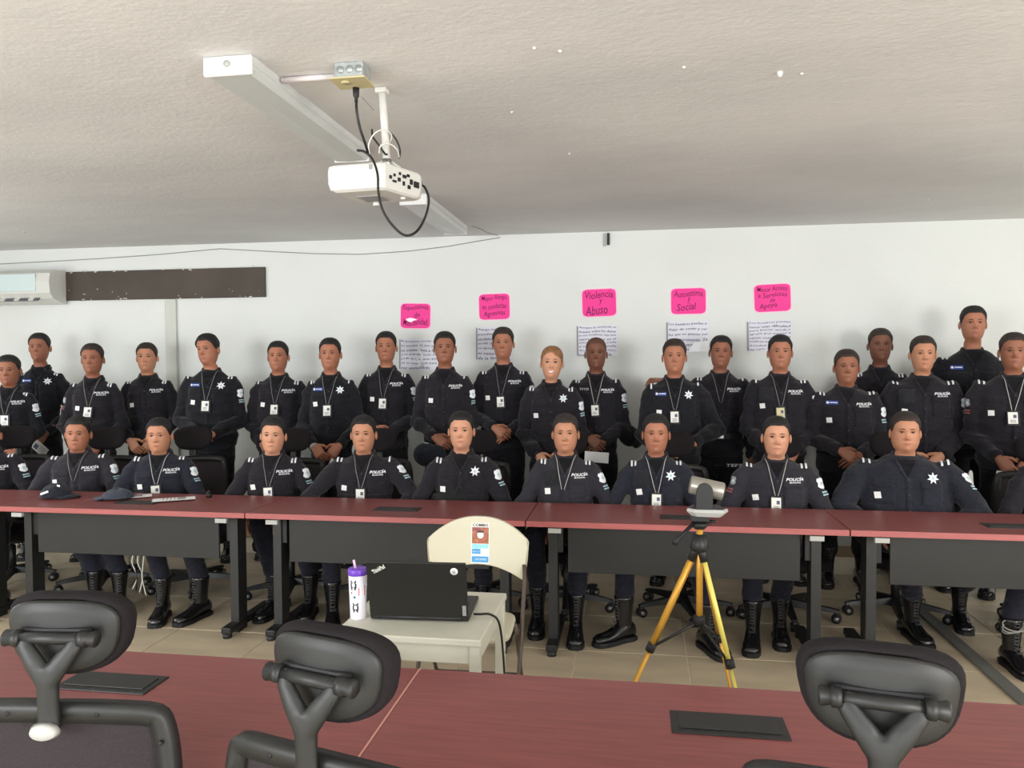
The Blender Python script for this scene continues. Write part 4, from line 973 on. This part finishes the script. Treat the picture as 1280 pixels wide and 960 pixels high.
    # undershirt seen in the neck opening
    ub = MB(); ub.loft([oval(0, .006, z_, a_, f_, .05, 20, 2) for z_, a_, f_ in ((zc-.10, .05, .09), (zc-.045, .056, .077), (zc+.002, .057, .058), (zc+.008, .05, .05))]); ub.build('undershirt', 'undershirt', root)
    # black tee in the open V, then placket and buttons
    vs, fs = gridpatch(T, 1, 1, (0, 0, zc), U, V, F, .004, 6, 8); vv_ = []
    for i in range(7):
        for j in range(9):
            t = j/8; vv_.append(((-1+2*i/6)*(.046*(1-t)+.001), -.004-.088*t))
    vv_ = project(T, vv_, (0, 0, zc), U, V, F, .0045); MB().add(vv_, [(i*9+j, i*9+j+1, i*9+j+10, i*9+j+9) for i in range(6) for j in range(8)]).build('undershirt_front', 'undershirt', root)
    for s_ in (-1, 1):      # lapel edges of the open collar
        lp_ = project(T, [(s_*(.050*(1-t)+.003+.014*q), -.0-.094*t-.006*q) for t in [k/8 for k in range(9)] for q in (0, 1)], (0, 0, zc), U, V, F, .0085)
        lp2 = lp_+[p_+Vector((0, .008, 0)) for p_ in lp_]; n0 = len(lp_); f_ = [(2*k, 2*k+1, 2*k+3, 2*k+2) for k in range(8)]; f_ += [(2*k, 2*k+2, 2*k+2+n0, 2*k+n0) for k in range(8)]
        MB().add(lp2, f_).build('lapel', cloth, shirt)
    vs, fs = gridpatch(T, .03, Z(1.36)-Z(.93), (0, 0, (Z(1.36)+Z(.93))/2), U, V, F, .0022, 2, 22, thick=.005); MB().add(vs, fs).build('placket', cloth, shirt)
    bts = MB()
    for zz in (1.34, 1.25, 1.16, 1.07):
        q = project(T, [(0, 0)], (0.002, 0, Z(zz)), U, V, F, .005)[0]
        MB().disc(q, (0, 1, 0), .0055, .003, 8).build('button', 'button', shirt)
    # pockets
    for s_ in (-1, 1):
        vs, fs = gridpatch(T, .115, .125, (s_*.098*w, 0, Z(1.255)), U, V, F, .0032, 6, 6, thick=.006); MB().add(vs, fs).build('pocket', cloth, shirt)
        vs, fs = gridpatch(T, .12, .042, (s_*.098*w, 0, Z(1.312)), U, V, F, .0062, 6, 3, thick=.005); MB().add(vs, fs).build('pocket_flap', cloth, shirt)
        # epaulette strap with bars
        vs, fs = gridpatch(T, .115*w, .046, (s_*.135*w, 0, 0), U, Vector((0, 1, 0)), Vector((0, 0, -1)), .004, 6, 3, thick=.004)
        def top_project(pts, c, off):
            o = []
            for a_, b_ in pts:
                h_ = T.ray_cast(Vector((c[0]+a_, c[1]+b_, Z(1.49))), Vector((0, 0, -1)), 1); o.append((h_[0] if h_[0] else Vector((c[0]+a_, c[1]+b_, Z(1.4))))+Vector((0, -.001, off)))
            return o
        gx = [(-.055*w+.11*w*i/6, -.024+.048*j/3) for i in range(7) for j in range(4)]
        vs = top_project(gx, (s_*.13*w, -.005), .004); fs = [(i*4+j, i*4+j+1, i*4+j+5, i*4+j+4) for i in range(6) for j in range(3)]
        n0 = len(vs); vs += [v_-Vector((0, 0, .006)) for v_ in vs]; fs += [tuple(q+n0 for q in f_)[::-1] for f_ in fs]
        MB().add(vs, fs).build('epaulette', cloth, shirt)
        for bx in (.152, .178):
            gx = [(-.0055+.011*i, -.036+.06*j/4) for i in range(2) for j in range(5)]
            vs = top_project(gx, (s_*bx*w, -.012), .0075); fs = [(j, j+1, j+6, j+5) for j in range(4)]
            n0 = len(vs); vs += [v_-Vector((0, 0, .004)) for v_ in vs]; fs += [tuple(q+n0 for q in f_)[::-1] for f_ in fs]
            if not (bx < .16 and rnd.random() < .25): MB().add(vs, fs, 0, False).build('rank_bar', 'white_print', shirt)
    def put_text(txt, cx, cz, tw, th, m, nm, off=.0085, **kw):
        v2, f2 = fit_text(txt, tw, th, **kw); MB().add(project(T, v2, (cx, 0, cz), U, V, F, off), f2, 0, False).build(nm, m, shirt)
    def put_poly(poly, cx, cz, m, nm, off=.0085, par=None, u=U, v=V, d=F, cy=0):
        vs, fs = flatpoly(T, poly, (cx, cy, cz), u, v, d, off); return MB().add(vs, fs, 0, False).build(nm, m, par or shirt)
    lx_ = .105*w
    if 'police' in deco:
        put_text('POLICÍA', lx_, Z(1.352), .102, .022, 'white_print', 'chest_lettering', shear=.25, bold=.03)
        put_text('MUNICIPAL', lx_+.002, Z(1.352)-.020, .068, .0095, 'white_print', 'chest_lettering', shear=.15, bold=.02)
    if 'star' in deco:
        put_poly([((.034 if k % 2 else .017)*cos(pi*k/7+.22), (.034 if k % 2 else .017)*sin(pi*k/7+.22)) for k in range(14)], lx_, Z(1.352), 'white_print', 'star_badge')
        put_poly([(.009*cos(k*.7), .009*sin(k*.7)) for k in range(9)], lx_, Z(1.352), 'patch_blue', 'star_centre', .0095)
    if 'tag' in deco:
        put_poly([(-.041, -.014), (.041, -.014), (.041, .014), (-.041, .014)], -lx_, Z(1.358), 'blue_print', 'name_tag')
        put_poly([(.009*cos(k*.8), .009*sin(k*.8)) for k in range(8)], -lx_-.028, Z(1.358), 'white_print', 'tag_emblem', .0095)
        put_poly([(-.014, -.003), (.034, -.003), (.034, .003), (-.014, .003)], -lx_, Z(1.358)+.001, 'white_print', 'tag_line', .0095)
    if 'tactic' in deco: put_text('TYTO', -lx_, Z(1.355), .07, .018, 'white_print', 'chest_lettering', shear=.2)
    if 'velcro' in deco: vs, fs = gridpatch(T, .10, .10, (-lx_, 0, Z(1.33)), U, V, F, .010, 4, 4, thick=.004); MB().add(vs, fs).build('velcro_panel', 'velcro_cloth', shirt)
    if 'sticker' in deco:
        k_ = rnd.uniform(-.15, .2); q = .018
        put_poly([(x_*cos(k_)-y_*sin(k_), x_*sin(k_)+y_*cos(k_)) for x_, y_ in ((-q, -q), (q, -q), (q, q), (-q, q))], -.125*w+rnd.uniform(-.01, .01), Z(1.232)+rnd.uniform(-.01, .015), 'paper_white', 'white_sticker', .009)
    # sleeve patches, laid on the outside front of the upper arm
    for k, s_ in enumerate((-1, 1)):
        if ('patchR' in deco and s_ > 0) or ('patchL' in deco and s_ < 0):
            A, E_ = arm_info[k][:2]; ax_ = (E_-A).normalized(); c = A.lerp(E_, .33); d = Vector((-s_*.72, .62, 0)); d = (d-ax_*d.dot(ax_)).normalized(); u = d.cross(-ax_).normalized(); vv = -ax_
            sh_ = [(-.02, .035), (-.008, .032), (0, .038), (.008, .032), (.02, .035), (.026, .02), (.022, .008), (.03, -.012), (.02, -.026), (0, -.034), (-.02, -.026), (-.03, -.012), (-.022, .008), (-.026, .02)]
            if s_ < 0: sh_ = [(x_*.75, y_*.75) for x_, y_ in sh_]
            pm = 'white_print' if s_ > 0 else 'paper_grey'
            put_poly(sh_, c.x, c.z, pm, 'sleeve_shield', .006, u=u, v=vv, d=d, cy=c.y)
            put_poly([(.011*cos(q), .012*sin(q)) for q in [2*pi*m_/10 for m_ in range(10)]], c.x, c.z, 'patch_blue', 'shield_centre', .0072, u=u, v=vv, d=d, cy=c.y)
            for m_ in range(2):
                c2_ = c+ax_*(.052+.017*m_); put_poly([(-.024, -.005), (.024, -.005), (.024, .005), (-.024, .005)], c2_.x, c2_.z, 'patch_blue' if s_ > 0 else 'patch_red', 'sleeve_tab', .006, u=u, v=vv, d=d, cy=c2_.y)
    # lanyard and card
    if 'card' in deco or 'lanyard' in deco:
        zb = Z(1.24) if 'card' in deco else Z(1.25); xb = -.005+rnd.uniform(-.012, .012)
        la = MB()
        for s_ in (-1, 1):
            pts = [(s_*.058+(xb-s_*.058+s_*.008)*t, zc+.005+(zb-zc+.0)*t) for t in [q/9 for q in range(10)]]
            pp = project(T, pts, (0, 0, 0), U, V, F, .013)
            pp[0] = Vector((s_*.066, -.038, zc+.012))
            la.tube(pp, .0022, 5)
        lo_ = la.build('lanyard', lan, root)
        if 'card' in deco:
            pb_ = project(T, [(0, 0)], (xb, 0, zb-.045), U, V, F, .016)[0]; pt_ = project(T, [(0, 0)], (xb, 0, zb), U, V, F, .012)[0]
            tl = atan2(pb_.y-pt_.y, .045); R_ = Matrix.Rotation(rnd.uniform(-.08, .06), 3, 'Y') @ Matrix.Rotation(max(-.3, min(.3, tl)), 3, 'X')
            cdm = MB().box(pb_, (.074, .005, .102), bev=.002, rot=R_).build('card_holder', 'ink_black', lo_)
            f1 = MB().box(pb_+R_ @ Vector((-.003, -.0032, .002)), (.054, .002, .078), rot=R_).build('id_card', badge, lo_)
            mb_ = MB(); mb_.box(pb_+R_ @ Vector((.008, -.0046, .012)), (.018, .001, .022), rot=R_)
            for q in range(3): mb_.box(pb_+R_ @ Vector((-.003, -.0046, -.012-.008*q)), (.034, .001, .0028), rot=R_)
            mb_.build('card_print', 'paper_ink', lo_)
    # ---- trousers
    tb_ = MB(); legs = []
    if not seat:
        hipz = Z(.93)
        tb_.loft([oval(0, 0, Z(z), ww*(w*.8+.2)+belly*.04, f+belly*.05, b, 24, 2.3) for z, ww, f, b in ((.78, .165, .105, .125), (.84, .172, .112, .128), (.92, .170, .114, .122), (1.0, .166, .115, .108), (1.02, .160, .11, .10))])
        for k, s_ in enumerate((-1, 1)):
            st_ = .085*w+.012*rnd.random(); fx, fy = s_*(st_+.02), rnd.uniform(-.03, .03)
            tb_.tube([(s_*.085*w, .005, Z(.86)), (s_*.09*w, 0, Z(.74)), (s_*st_, -.01, Z(.55)), (fx*.98, -.012, Z(.46)), (fx, .01, Z(.33)), (fx, fy+.01, .24), (fx, fy+.004, .20)], [.094, .092, .076, .07, .068, .066, .056], 16, up=(0, 1, 0)); legs.append((fx, fy, -s_*-.15, 0))
    else:
        tb_.loft([oval(0, .0, z, ww*w, f, b, 24, 2.3) for z, ww, f, b in ((.448, .165, .15, .14), (.475, .175, .16, .15), (.52, .175, .14, .14), (Z(1.0), .168, .125, .115), (Z(1.03), .16, .115, .105))])
        inv = Matrix.Translation((X, Y, 0)) @ Matrix.Rotation(rot, 4, 'Z'); inv = inv.inverted()
        for k, s_ in enumerate((-1, 1)):
            if feet and feet[k]:
                fp = inv @ ptZ(feet[k][0], feet[k][1], .06)
            else: fp = Vector((s_*.15, -.42, 0))
            hip = Vector((s_*.095, -.0, .548)); ank = Vector((fp.x, fp.y+.02, .24))
            if (ank-hip).length > .74: ank = hip+(ank-hip).normalized()*.74; ank.z = .24
            K_, A2 = ik(hip, ank, .43, .34, (s_*.12, -.6, 1))
            if K_.z > .62: K_.z = .62
            tb_.tube([hip+Vector((0, .04, 0)), hip.lerp(K_, .3), hip.lerp(K_, .75), K_.lerp(hip, .08), K_+(K_-hip.lerp(ank, .5)).normalized()*.004, K_.lerp(ank, .12), K_.lerp(ank, .5), K_.lerp(ank, .88), ank-(K_-ank).normalized()*.02], [.088, .086, .07, .066, .066, .064, .06, .058, .052], 16, up=(1, 0, 0))
            yaw = feet[k][2] if feet and feet[k] and len(feet[k]) > 2 else s_*.1
            legs.append((ank.x, ank.y, yaw, K_))
    def wt(c): return .005*noise.noise(Vector((c.x*7, c.y*7+sd, c.z*12))) + .004*noise.noise(Vector((c.x*14+sd, c.y*12, c.z*20)))
    me = remeshed(tb_, .016, wt, 3); me.materials.clear(); me.materials.append(M['trouser_cloth_navy' if (cloth != 'navy_cloth_cool' and seat) else 'trouser_cloth'])
    link('trousers', me, root)
    for fx, fy, yaw, K_ in legs:
        b = link('boot', BOOT[0], root); b.location = (fx, fy, 0); b.rotation_euler = (0, 0, yaw)
        link('sole', BOOT[1], b); link('laces', BOOT[2], b)
    if tuck:
        MB().loft([oval(0, 0, z, .181*w, .142, .120, 28, 2.5) for z in (Z(1.0)-.02, Z(1.0)+.02)], cap0=False, cap1=False).build('belt', 'ink_black', root)
        MB().box((0.0, -.15, Z(1.0)), (.05, .014, .04), bev=.005).build('buckle', 'chrome', root)
    return dict(root=root, Z=Z, arms=arm_info, w=w, T=T, H=H, M=Matrix.Translation((X, Y, 0)) @ Matrix.Rotation(rot, 4, 'Z'), s=s)
def hw(px, Y): return px/2*Y/F_PX
# standing row -----------------------------------------------------------
ST = {}
def stand(key, cx, top, px, label, Y=5.95, **kw):
    ST[key] = person(cx, top, Y, hw(px, Y)*kw.pop('k', 1.0), label, 'stand', **kw)
stand('1', 12, 442, 66, 'standing officer nearest the picture edge below the air conditioner, white card on lanyard', 5.62, skin=2, deco=('police', 'card', 'patchR', 'sticker'), arms='low', cloth='navy_cloth_cool', head=(.05, 0, .05))
stand('2', 50, 415, 66, 'tall standing officer with star and blue tag holding a leaflet beside the air conditioner', 6.1, skin=2, deco=('star', 'tag'), cloth='navy_cloth_cool', arms='low')
stand('3', 116, 428, 70, 'standing officer with red and grey sleeve patch, between the tall man and the pilaster', 5.74, skin=2, deco=('police', 'sticker', 'card', 'patchL'), cloth='navy_cloth', hair='hair_brown', arms='low')
stand('4', 184, 427, 72, 'standing officer without lanyard in front of the grey wall pilaster', 6.1, skin=0, deco=('police', 'sticker'), hair='hair_brown', arms='low', head=(0, 0, .04))
stand('5', 263, 416, 84, 'heavy standing officer turning his head, clasped hands, below the brown board end', 5.82, skin=1, deco=('star', 'tag', 'sticker', 'card', 'patchR'), cloth='navy_cloth_cool', belly=.35, fat=.3, head=(.02, -.08, -.28), hair_t=.013)
stand('6', 348, 425, 76, 'standing officer with POLICÍA lettering and lanyard behind the black haired seated man', 6.04, skin=1, deco=('police', 'sticker', 'card'), belly=.1, arms='low', fat=.2)
stand('7', 413, 421, 72, 'standing officer with star badge, blue tag and silver wristwatch, hands low', 5.8, skin=1, deco=('star', 'tag', 'sticker', 'card'), cloth='navy_cloth_cool', arms='low', belly=.2)
stand('8', 483, 413, 72, 'standing officer wearing a lanyard just beside the Expectativas card', 6.08, skin=1, deco=('police', 'sticker', 'card', 'patchR'), belly=.1)
stand('9', 556, 413, 74, 'standing officer without lanyard holding a dark cap low at his side', 5.86, skin=2, deco=('police', 'sticker', 'patchR'), arms='clasp', head=(0, 0, .06), bz=-.03)
stand('10', 629, 408, 76, 'tall slim standing officer under the Mayor Riesgo card', 6.1, skin=1, deco=('police', 'sticker', 'card', 'patchR'), hair='hair_brown', hair_t=.012)
stand('w', 689, 431, 78, 'smiling woman officer with pulled back blonde hair and a star badge', 5.8, skin=4, hair='hair_blonde', fem=1, deco=('star', 'sticker', 'patchR'), arms='low', hair_t=.008, head=(.0, .04, 0))
stand('12', 745, 420, 74, 'shaven headed standing officer holding a white paper beside the woman', 6.06, skin=3, hair='hair_shaved', hair_t=.003, deco=('police', 'tactic', 'card', 'patchR'), lan='cord_white', head=(0, 0, .03), bz=-.02, k=.98)
stand('13', 843, 422, 90, 'standing officer with blue tag, a hand resting on his shoulder', 5.7, skin=1, deco=('star', 'tag', 'sticker', 'card'), cloth='navy_cloth_cool', belly=.25, arms=('low', 'hold'), hair='hair_brown', k=.92)
stand('14', 900, 418, 78, 'standing officer with arm round his neighbour, tucked shirt and shiny buckle', 6.16, skin=2, deco=('police', 'lanyard'), arms=('shoulder', 'side'), tuck=True, head=(0, .04, 0))
stand('15', 975, 417, 82, 'standing officer with a gold card on his lanyard under the Apoyo card', 5.88, skin=1, deco=('police', 'sticker', 'card', 'patchR', 'velcro'), badge='badge_gold', belly=.15, arms='low', fat=.3)
stand('16', 1058, 435, 90, 'standing officer with blue tag pointing downward, hands crossed, no lanyard', 5.80, skin=2, deco=('police', 'tag', 'sticker', 'patchR'), belly=.25, cloth='navy_cloth', k=.96, fat=.2, hair='hair_brown')
stand('17', 1100, 409, 70, 'dark skinned officer half hidden behind two others near the wall', 6.2, skin=3, deco=(), arms='side', hair='hair_brown')
stand('18', 1153, 418, 96, 'standing officer with folded forearms behind the heavy seated man', 5.84, skin=0, deco=('police', 'sticker', 'patchR', 'velcro'), cloth='navy_cloth', arms='low', belly=.1, k=.96, hair='hair_brown', head=(.03, 0, .03))
stand('19', 1216, 381, 92, 'tallest standing officer with only a blue name tag', 6.08, skin=1, deco=('tag',), cloth='navy_cloth_cool', arms='side', fat=.15)
stand('20', 1267, 414, 100, 'standing officer holding a printed leaflet at the picture edge, white lanyard', 5.62, skin=2, deco=('sticker', 'card', 'patchL', 'police'), lan='cord_white', cloth='navy_cloth', arms='low', rot=-.32, belly=.1, hair='hair_brown')
# seated row ---------------------------------------------------------------
SG = 'officers seated behind the far tables'
def sit(key, cx, top, px, label, Y=4.92, chair=(0, 0), lab='', **kw):
    ST[key] = person(cx, top, Y, hw(px, Y), label, 'sit', arms=kw.pop('arms', 'lap'), group=SG, **kw)
    P_ = ST[key]['root']; rz = kw.get('rot', None); rz = P_.rotation_euler.z
    put_chair(P_.location.x+chair[0], P_.location.y+.05+chair[1], rz+pi+chair[0]*1.2, lab, 'office chairs behind the far tables')
sit('f1', -14, 520, 100, 'seated officer cut by the picture edge, shield on sleeve showing', skin=1, deco=('police', 'patchR'), cloth='navy_cloth', feet=((-40, 750, -.2), (-2, 748, -.3)), lab='office chair under the seated officer at the picture edge', chair=(.1, .02))
sit('f2', 98, 518, 106, 'seated officer with a dark cap on the table before him', skin=1, deco=('police', 'patchR', 'sticker', 'lanyard'), cloth='navy_cloth_grey', feet=((118, 752, 0), (156, 760, .25)), lab='office chair under the seated officer with the dark cap before him', chair=(.13, .02), head=(.02, .03, .05))
sit('f3', 200, 520, 102, 'seated officer whose orange sock shows, behind the leaflets', skin=0, deco=('police', 'patchR', 'sticker', 'card'), cloth='navy_cloth_blue', feet=((203, 762, 0), (258, 770, -.55)), lab='office chair under the seated officer behind the leaflets', chair=(.16, .08), lan='cord_white')
sit('f4', 341, 519, 98, 'seated officer with jet black hair and prominent ear, at the first table joint', skin=4, deco=('police', 'patchR', 'sticker', 'card'), cloth='navy_cloth', feet=((343, 757, -.35), (388, 758, -.1)), lab='office chair under the seated officer with jet black hair', chair=(.08, .03), head=(0, .05, .03), hair_t=.012)
sit('f5', 455, 517, 110, 'seated officer with narrow head leaning on his arm behind the laptop table', skin=0, deco=('police', 'patchR', 'sticker', 'card'), cloth='navy_cloth', feet=((415, 768, .2), (462, 768, 0)), lab='office chair under the seated officer behind the tumbler', arms='wide', chair=(.03, .08))
sit('f6', 577, 512, 102, 'seated officer wearing a star and a black sling bag', skin=4, deco=('star', 'patchR', 'sticker'), cloth='navy_cloth', feet=((560, 770, 0), (604, 768, 0)), lab='office chair under the seated officer with sling bag', chair=(.10, .02), fat=.1)
sit('f7', 707, 515, 98, 'seated heavy officer in faded greyer uniform with a plain cord', skin=0, deco=('police', 'sticker', 'lanyard', 'velcro', 'patchR'), cloth='navy_cloth_grey', feet=((672, 775, 0), (720, 786, .0)), lab='office chair under the seated officer in faded uniform', lan='cord_white', belly=.3, fat=.3, hair='hair_brown', chair=(0, .03))
sit('f8', 820, 515, 96, 'seated officer with star directly behind the video camera', skin=1, deco=('star', 'sticker', 'card', 'velcro'), cloth='navy_cloth_blue', feet=((780, 790, -.9), (884, 800, .45)), lab='office chair under the seated officer behind the video camera', chair=(.17, .02), lan='cord_white', belly=.1)
sit('f9', 970, 518, 110, 'seated officer with white lanyard just beside the video camera', skin=4, deco=('police', 'sticker', 'card', 'patchR', 'patchL'), cloth='navy_cloth_grey', feet=((941, 795, -.1), (975, 788, 0)), lab='office chair under the seated officer with the white lanyard', lan='cord_white', chair=(.08, .03))
sit('f10', 1131, 512, 146, 'seated very broad officer with a star badge and no lanyard', skin=0, deco=('star', 'sticker', 'patchR'), cloth='navy_cloth_blue', feet=((1140, 785, .3), (1200, 770, 0)), lab='office chair under the very broad seated officer', belly=.7, fat=.8, arms='wide', hair='hair_brown', chair=(.0, .09), Y=4.98)
sit('f11', 1324, 517, 104, 'seated officer outside the picture edge whose boot shows under the table', skin=1, deco=('police',), cloth='navy_cloth', feet=((1262, 826, .15), (1330, 815, 0)), lab='office chair under the officer whose boot shows at the table end', Y=4.88, rot=-.1)
sk_ = MB().tube([(0, 0, 0), (0, 0, .035)], .058, 14)
# ------------------------------------------------------------------ things held, worn and lying about
def in_person(k, loc): return ST[k]['M'] @ Vector(loc)
def held_paper(k, loc, w, h, rot, label, name='leaflet', prints=True):
    p = in_person(k, loc); r = empty(name, p, 0, label=label, category='paper'); r.rotation_euler = rot
    MB().box((0, 0, 0), (w, .0015, h)).build('sheet', 'paper_white', r)
    if prints:
        MB().box((-.01, -.0014, h*.27), (w*.5, .0008, h*.28)).build('print_block', 'paper_ink', r)
        for q in range(4): MB().box((0, -.0014, -.0-h*.11*q), (w*.7, .0008, .004)).build('print_line', 'paper_grey', r)
    return r
def wr_(k, side, d=.07):
    A, E_, Wp, hd = ST[k]['arms'][side]; return Wp+hd*d
q = wr_('2', 1); held_paper('2', (q.x-.0, q.y-.03, q.z-.10), .09, .15, (0, -.9, 0), 'printed leaflet held low by the tall officer beside the air conditioner')
q = wr_('12', 0); held_paper('12', (q.x+.03, q.y-.01, q.z-.12), .18, .08, (0, .06, 0), 'white paper held below the hands of the shaven headed officer', prints=False)
q = wr_('13', 1, .1); held_paper('13', (q.x-.04, q.y-.03, q.z+.03), .11, .012, (0, -.2, 0), 'narrow folded white paper in the hand of the officer with blue tag', prints=False)
q = wr_('14', 1); held_paper('14', (q.x-.06, q.y-.035, q.z-.03), .07, .09, (0, .12, 0), 'small white note held at the thigh by the officer with tucked shirt')
q = wr_('20', 0); held_paper('20', (q.x-.01, q.y-.04, q.z-.13), .10, .175, (0, .1, 0), 'long printed leaflet held by the officer at the picture edge')
q = wr_('7', 1); held_paper('7', (q.x-.01, q.y-.02, q.z-.10), .06, .06, (0, .5, 0), 'white scrap of paper held by the officer with wristwatch', prints=False)
q = wr_('15', 1); held_paper('15', (q.x+.02, q.y-.03, q.z-.08), .07, .06, (0, .5, 0), 'small white paper held by the officer with the gold card', prints=False)
q = in_person('9', wr_('9', 0, .03)); c = empty('cap', (q.x-.06, q.y-.05, q.z-.12), 0, label='dark cap held hanging by the standing officer without lanyard', category='cap'); cap_mesh(c, 'cap_cloth', .8); c.rotation_euler = (1.35, .15, 0)
MB().box((0, -.0, .0), (.03, .006, .02)).build('front_badge', 'patch_blue', c).location = (.0, .08, .08)
# cap hanging from the belt of the shaven headed officer
q = in_person('12', (.235, -.05, ST['12']['Z'](1.0))); c = empty('cap', q, 0, label='black cap hanging at the belt of the shaven headed officer', category='cap'); cap_mesh(c, 'undershirt', .7); c.rotation_euler = (1.2, .3, .6)
# wristwatches and rings
for k, sd_, m, lb in (('7', 0, 'silver_plastic', ''), ('w', 0, 'ink_black', '')):
    A, E_, Wp, hd = ST[k]['arms'][sd_]; o = MB().tube([Wp+hd*.006, Wp+hd*.022], .031, 14).build('wristwatch', m, ST[k]['root'])
# sling bag of the seated officer
S6 = ST['f6']; sp = S6['root']; Zf = S6['Z']
bgo = empty('sling_bag', (sp.location.x-.03, sp.location.y, 0), sp.rotation_euler.z, label='black cloth sling bag worn on the chest of the seated officer with a star', category='bag')
pts = project(S6['T'], [(-.13+.26*i/8, -.1+.2*j/6) for i in range(9) for j in range(7)], (-.05, 0, Zf(1.10)), (1, 0, 0), (0, 0, 1), (0, 1, 0), .0)
vs = []
for n_, p_ in enumerate(pts):
    i, j = n_//7, n_ % 7; b_ = max(0, 1-((i-4)/4.2)**4)*max(0, 1-((j-3)/3.2)**4); vs.append((p_.x, p_.y-.004-.055*b_, p_.z))
fs = [(i*7+j, i*7+j+1, i*7+j+8, i*7+j+7) for i in range(8) for j in range(6)]; nv = len(vs); vs += [(p_.x, p_.y-.002, p_.z) for p_ in pts]; fs += [tuple(i+nv for i in f_)[::-1] for f_ in fs]
MB().add(vs, fs).build('pouch', 'bag_cloth', bgo)
pp = project(S6['T'], [(.13-.18*t, -.15*t+0) for t in [k/8 for k in range(9)]], (0, 0, Zf(1.44)), (1, 0, 0), (0, 0, 1.9), (0, 1, 0), .005)
MB().tube(pp, .016, 6, flat=(1, .3), up=(1, 0, 0)).build('strap', 'bag_cloth', bgo)
# lettering on trouser legs
def thigh_text(k, txt, x, z, w_, h_):
    r = ST[k]['root']; tr_ = [o for o in bpy.data.objects if o.parent == r and o.name.startswith('trousers')][0]; T = bvh_of(tr_.data)
    vs, fs = fit_text(txt, w_, h_, shear=.15, bold=.02); MB().add(project(T, vs, (x, 0, z), (1, 0, 0), (0, 0, 1), (0, 1, 0), .004), fs, 0, False).build('thigh_lettering', 'white_print', tr_)
thigh_text('14', 'TEPJ', .10, .80, .11, .03); thigh_text('16', 'SARA', .10, .80, .11, .025)
# cable coil round an ankle and by the boots under the table
def coil(px, py, Y, rx, rz, label, m='cable_white', n=3):
    p = ptY(px, py, Y); r = empty('cable_coil', p, 0, label=label, category='cable'); mb = MB()
    for k in range(n):
        mb2 = []
        for q in range(25):
            a = 2*pi*q/24; mb2.append((rx*cos(a)*(1-.08*k), rx*.6*sin(a)+.01*k, rz*sin(a+k*.6)-.012*k))
        mb.tube(mb2, .0035, 5)
    mb.build('loops', m, r)
    return r
def floor_cable(pts, label, m='cable_black', r_=.004):
    MB().tube(smooth_path([ptZ(x, y, .01) for x, y in pts]), r_, 6).build('floor_cable', m, label=label, category='cable')
p = ptY(1258, 775, 4.27)
coil(1268, 782, 4.27, .055, .02, 'loops of grey wire round the boot near the floor channel', 'wire_grey')
lc = empty('cable_bundle', ptY(172, 725, 4.45), label='white cables hanging in a bunch under the table with the leaflets', category='cable'); 
for k in range(6):
    MB().tube(smooth_path([(-.02+.015*k, 0, .22), (-.05+.02*k, -.01, .12), (.0+.012*k, -.02*(k % 3), .03), (-.06+.024*k, .0, -.05-.01*k)], 5), .0035, 5).build('cable', 'cable_white' if k % 2 else 'cable_black', lc)

if bpy.data.scenes.get('work'): bpy.data.scenes.remove(bpy.data.scenes['work'])
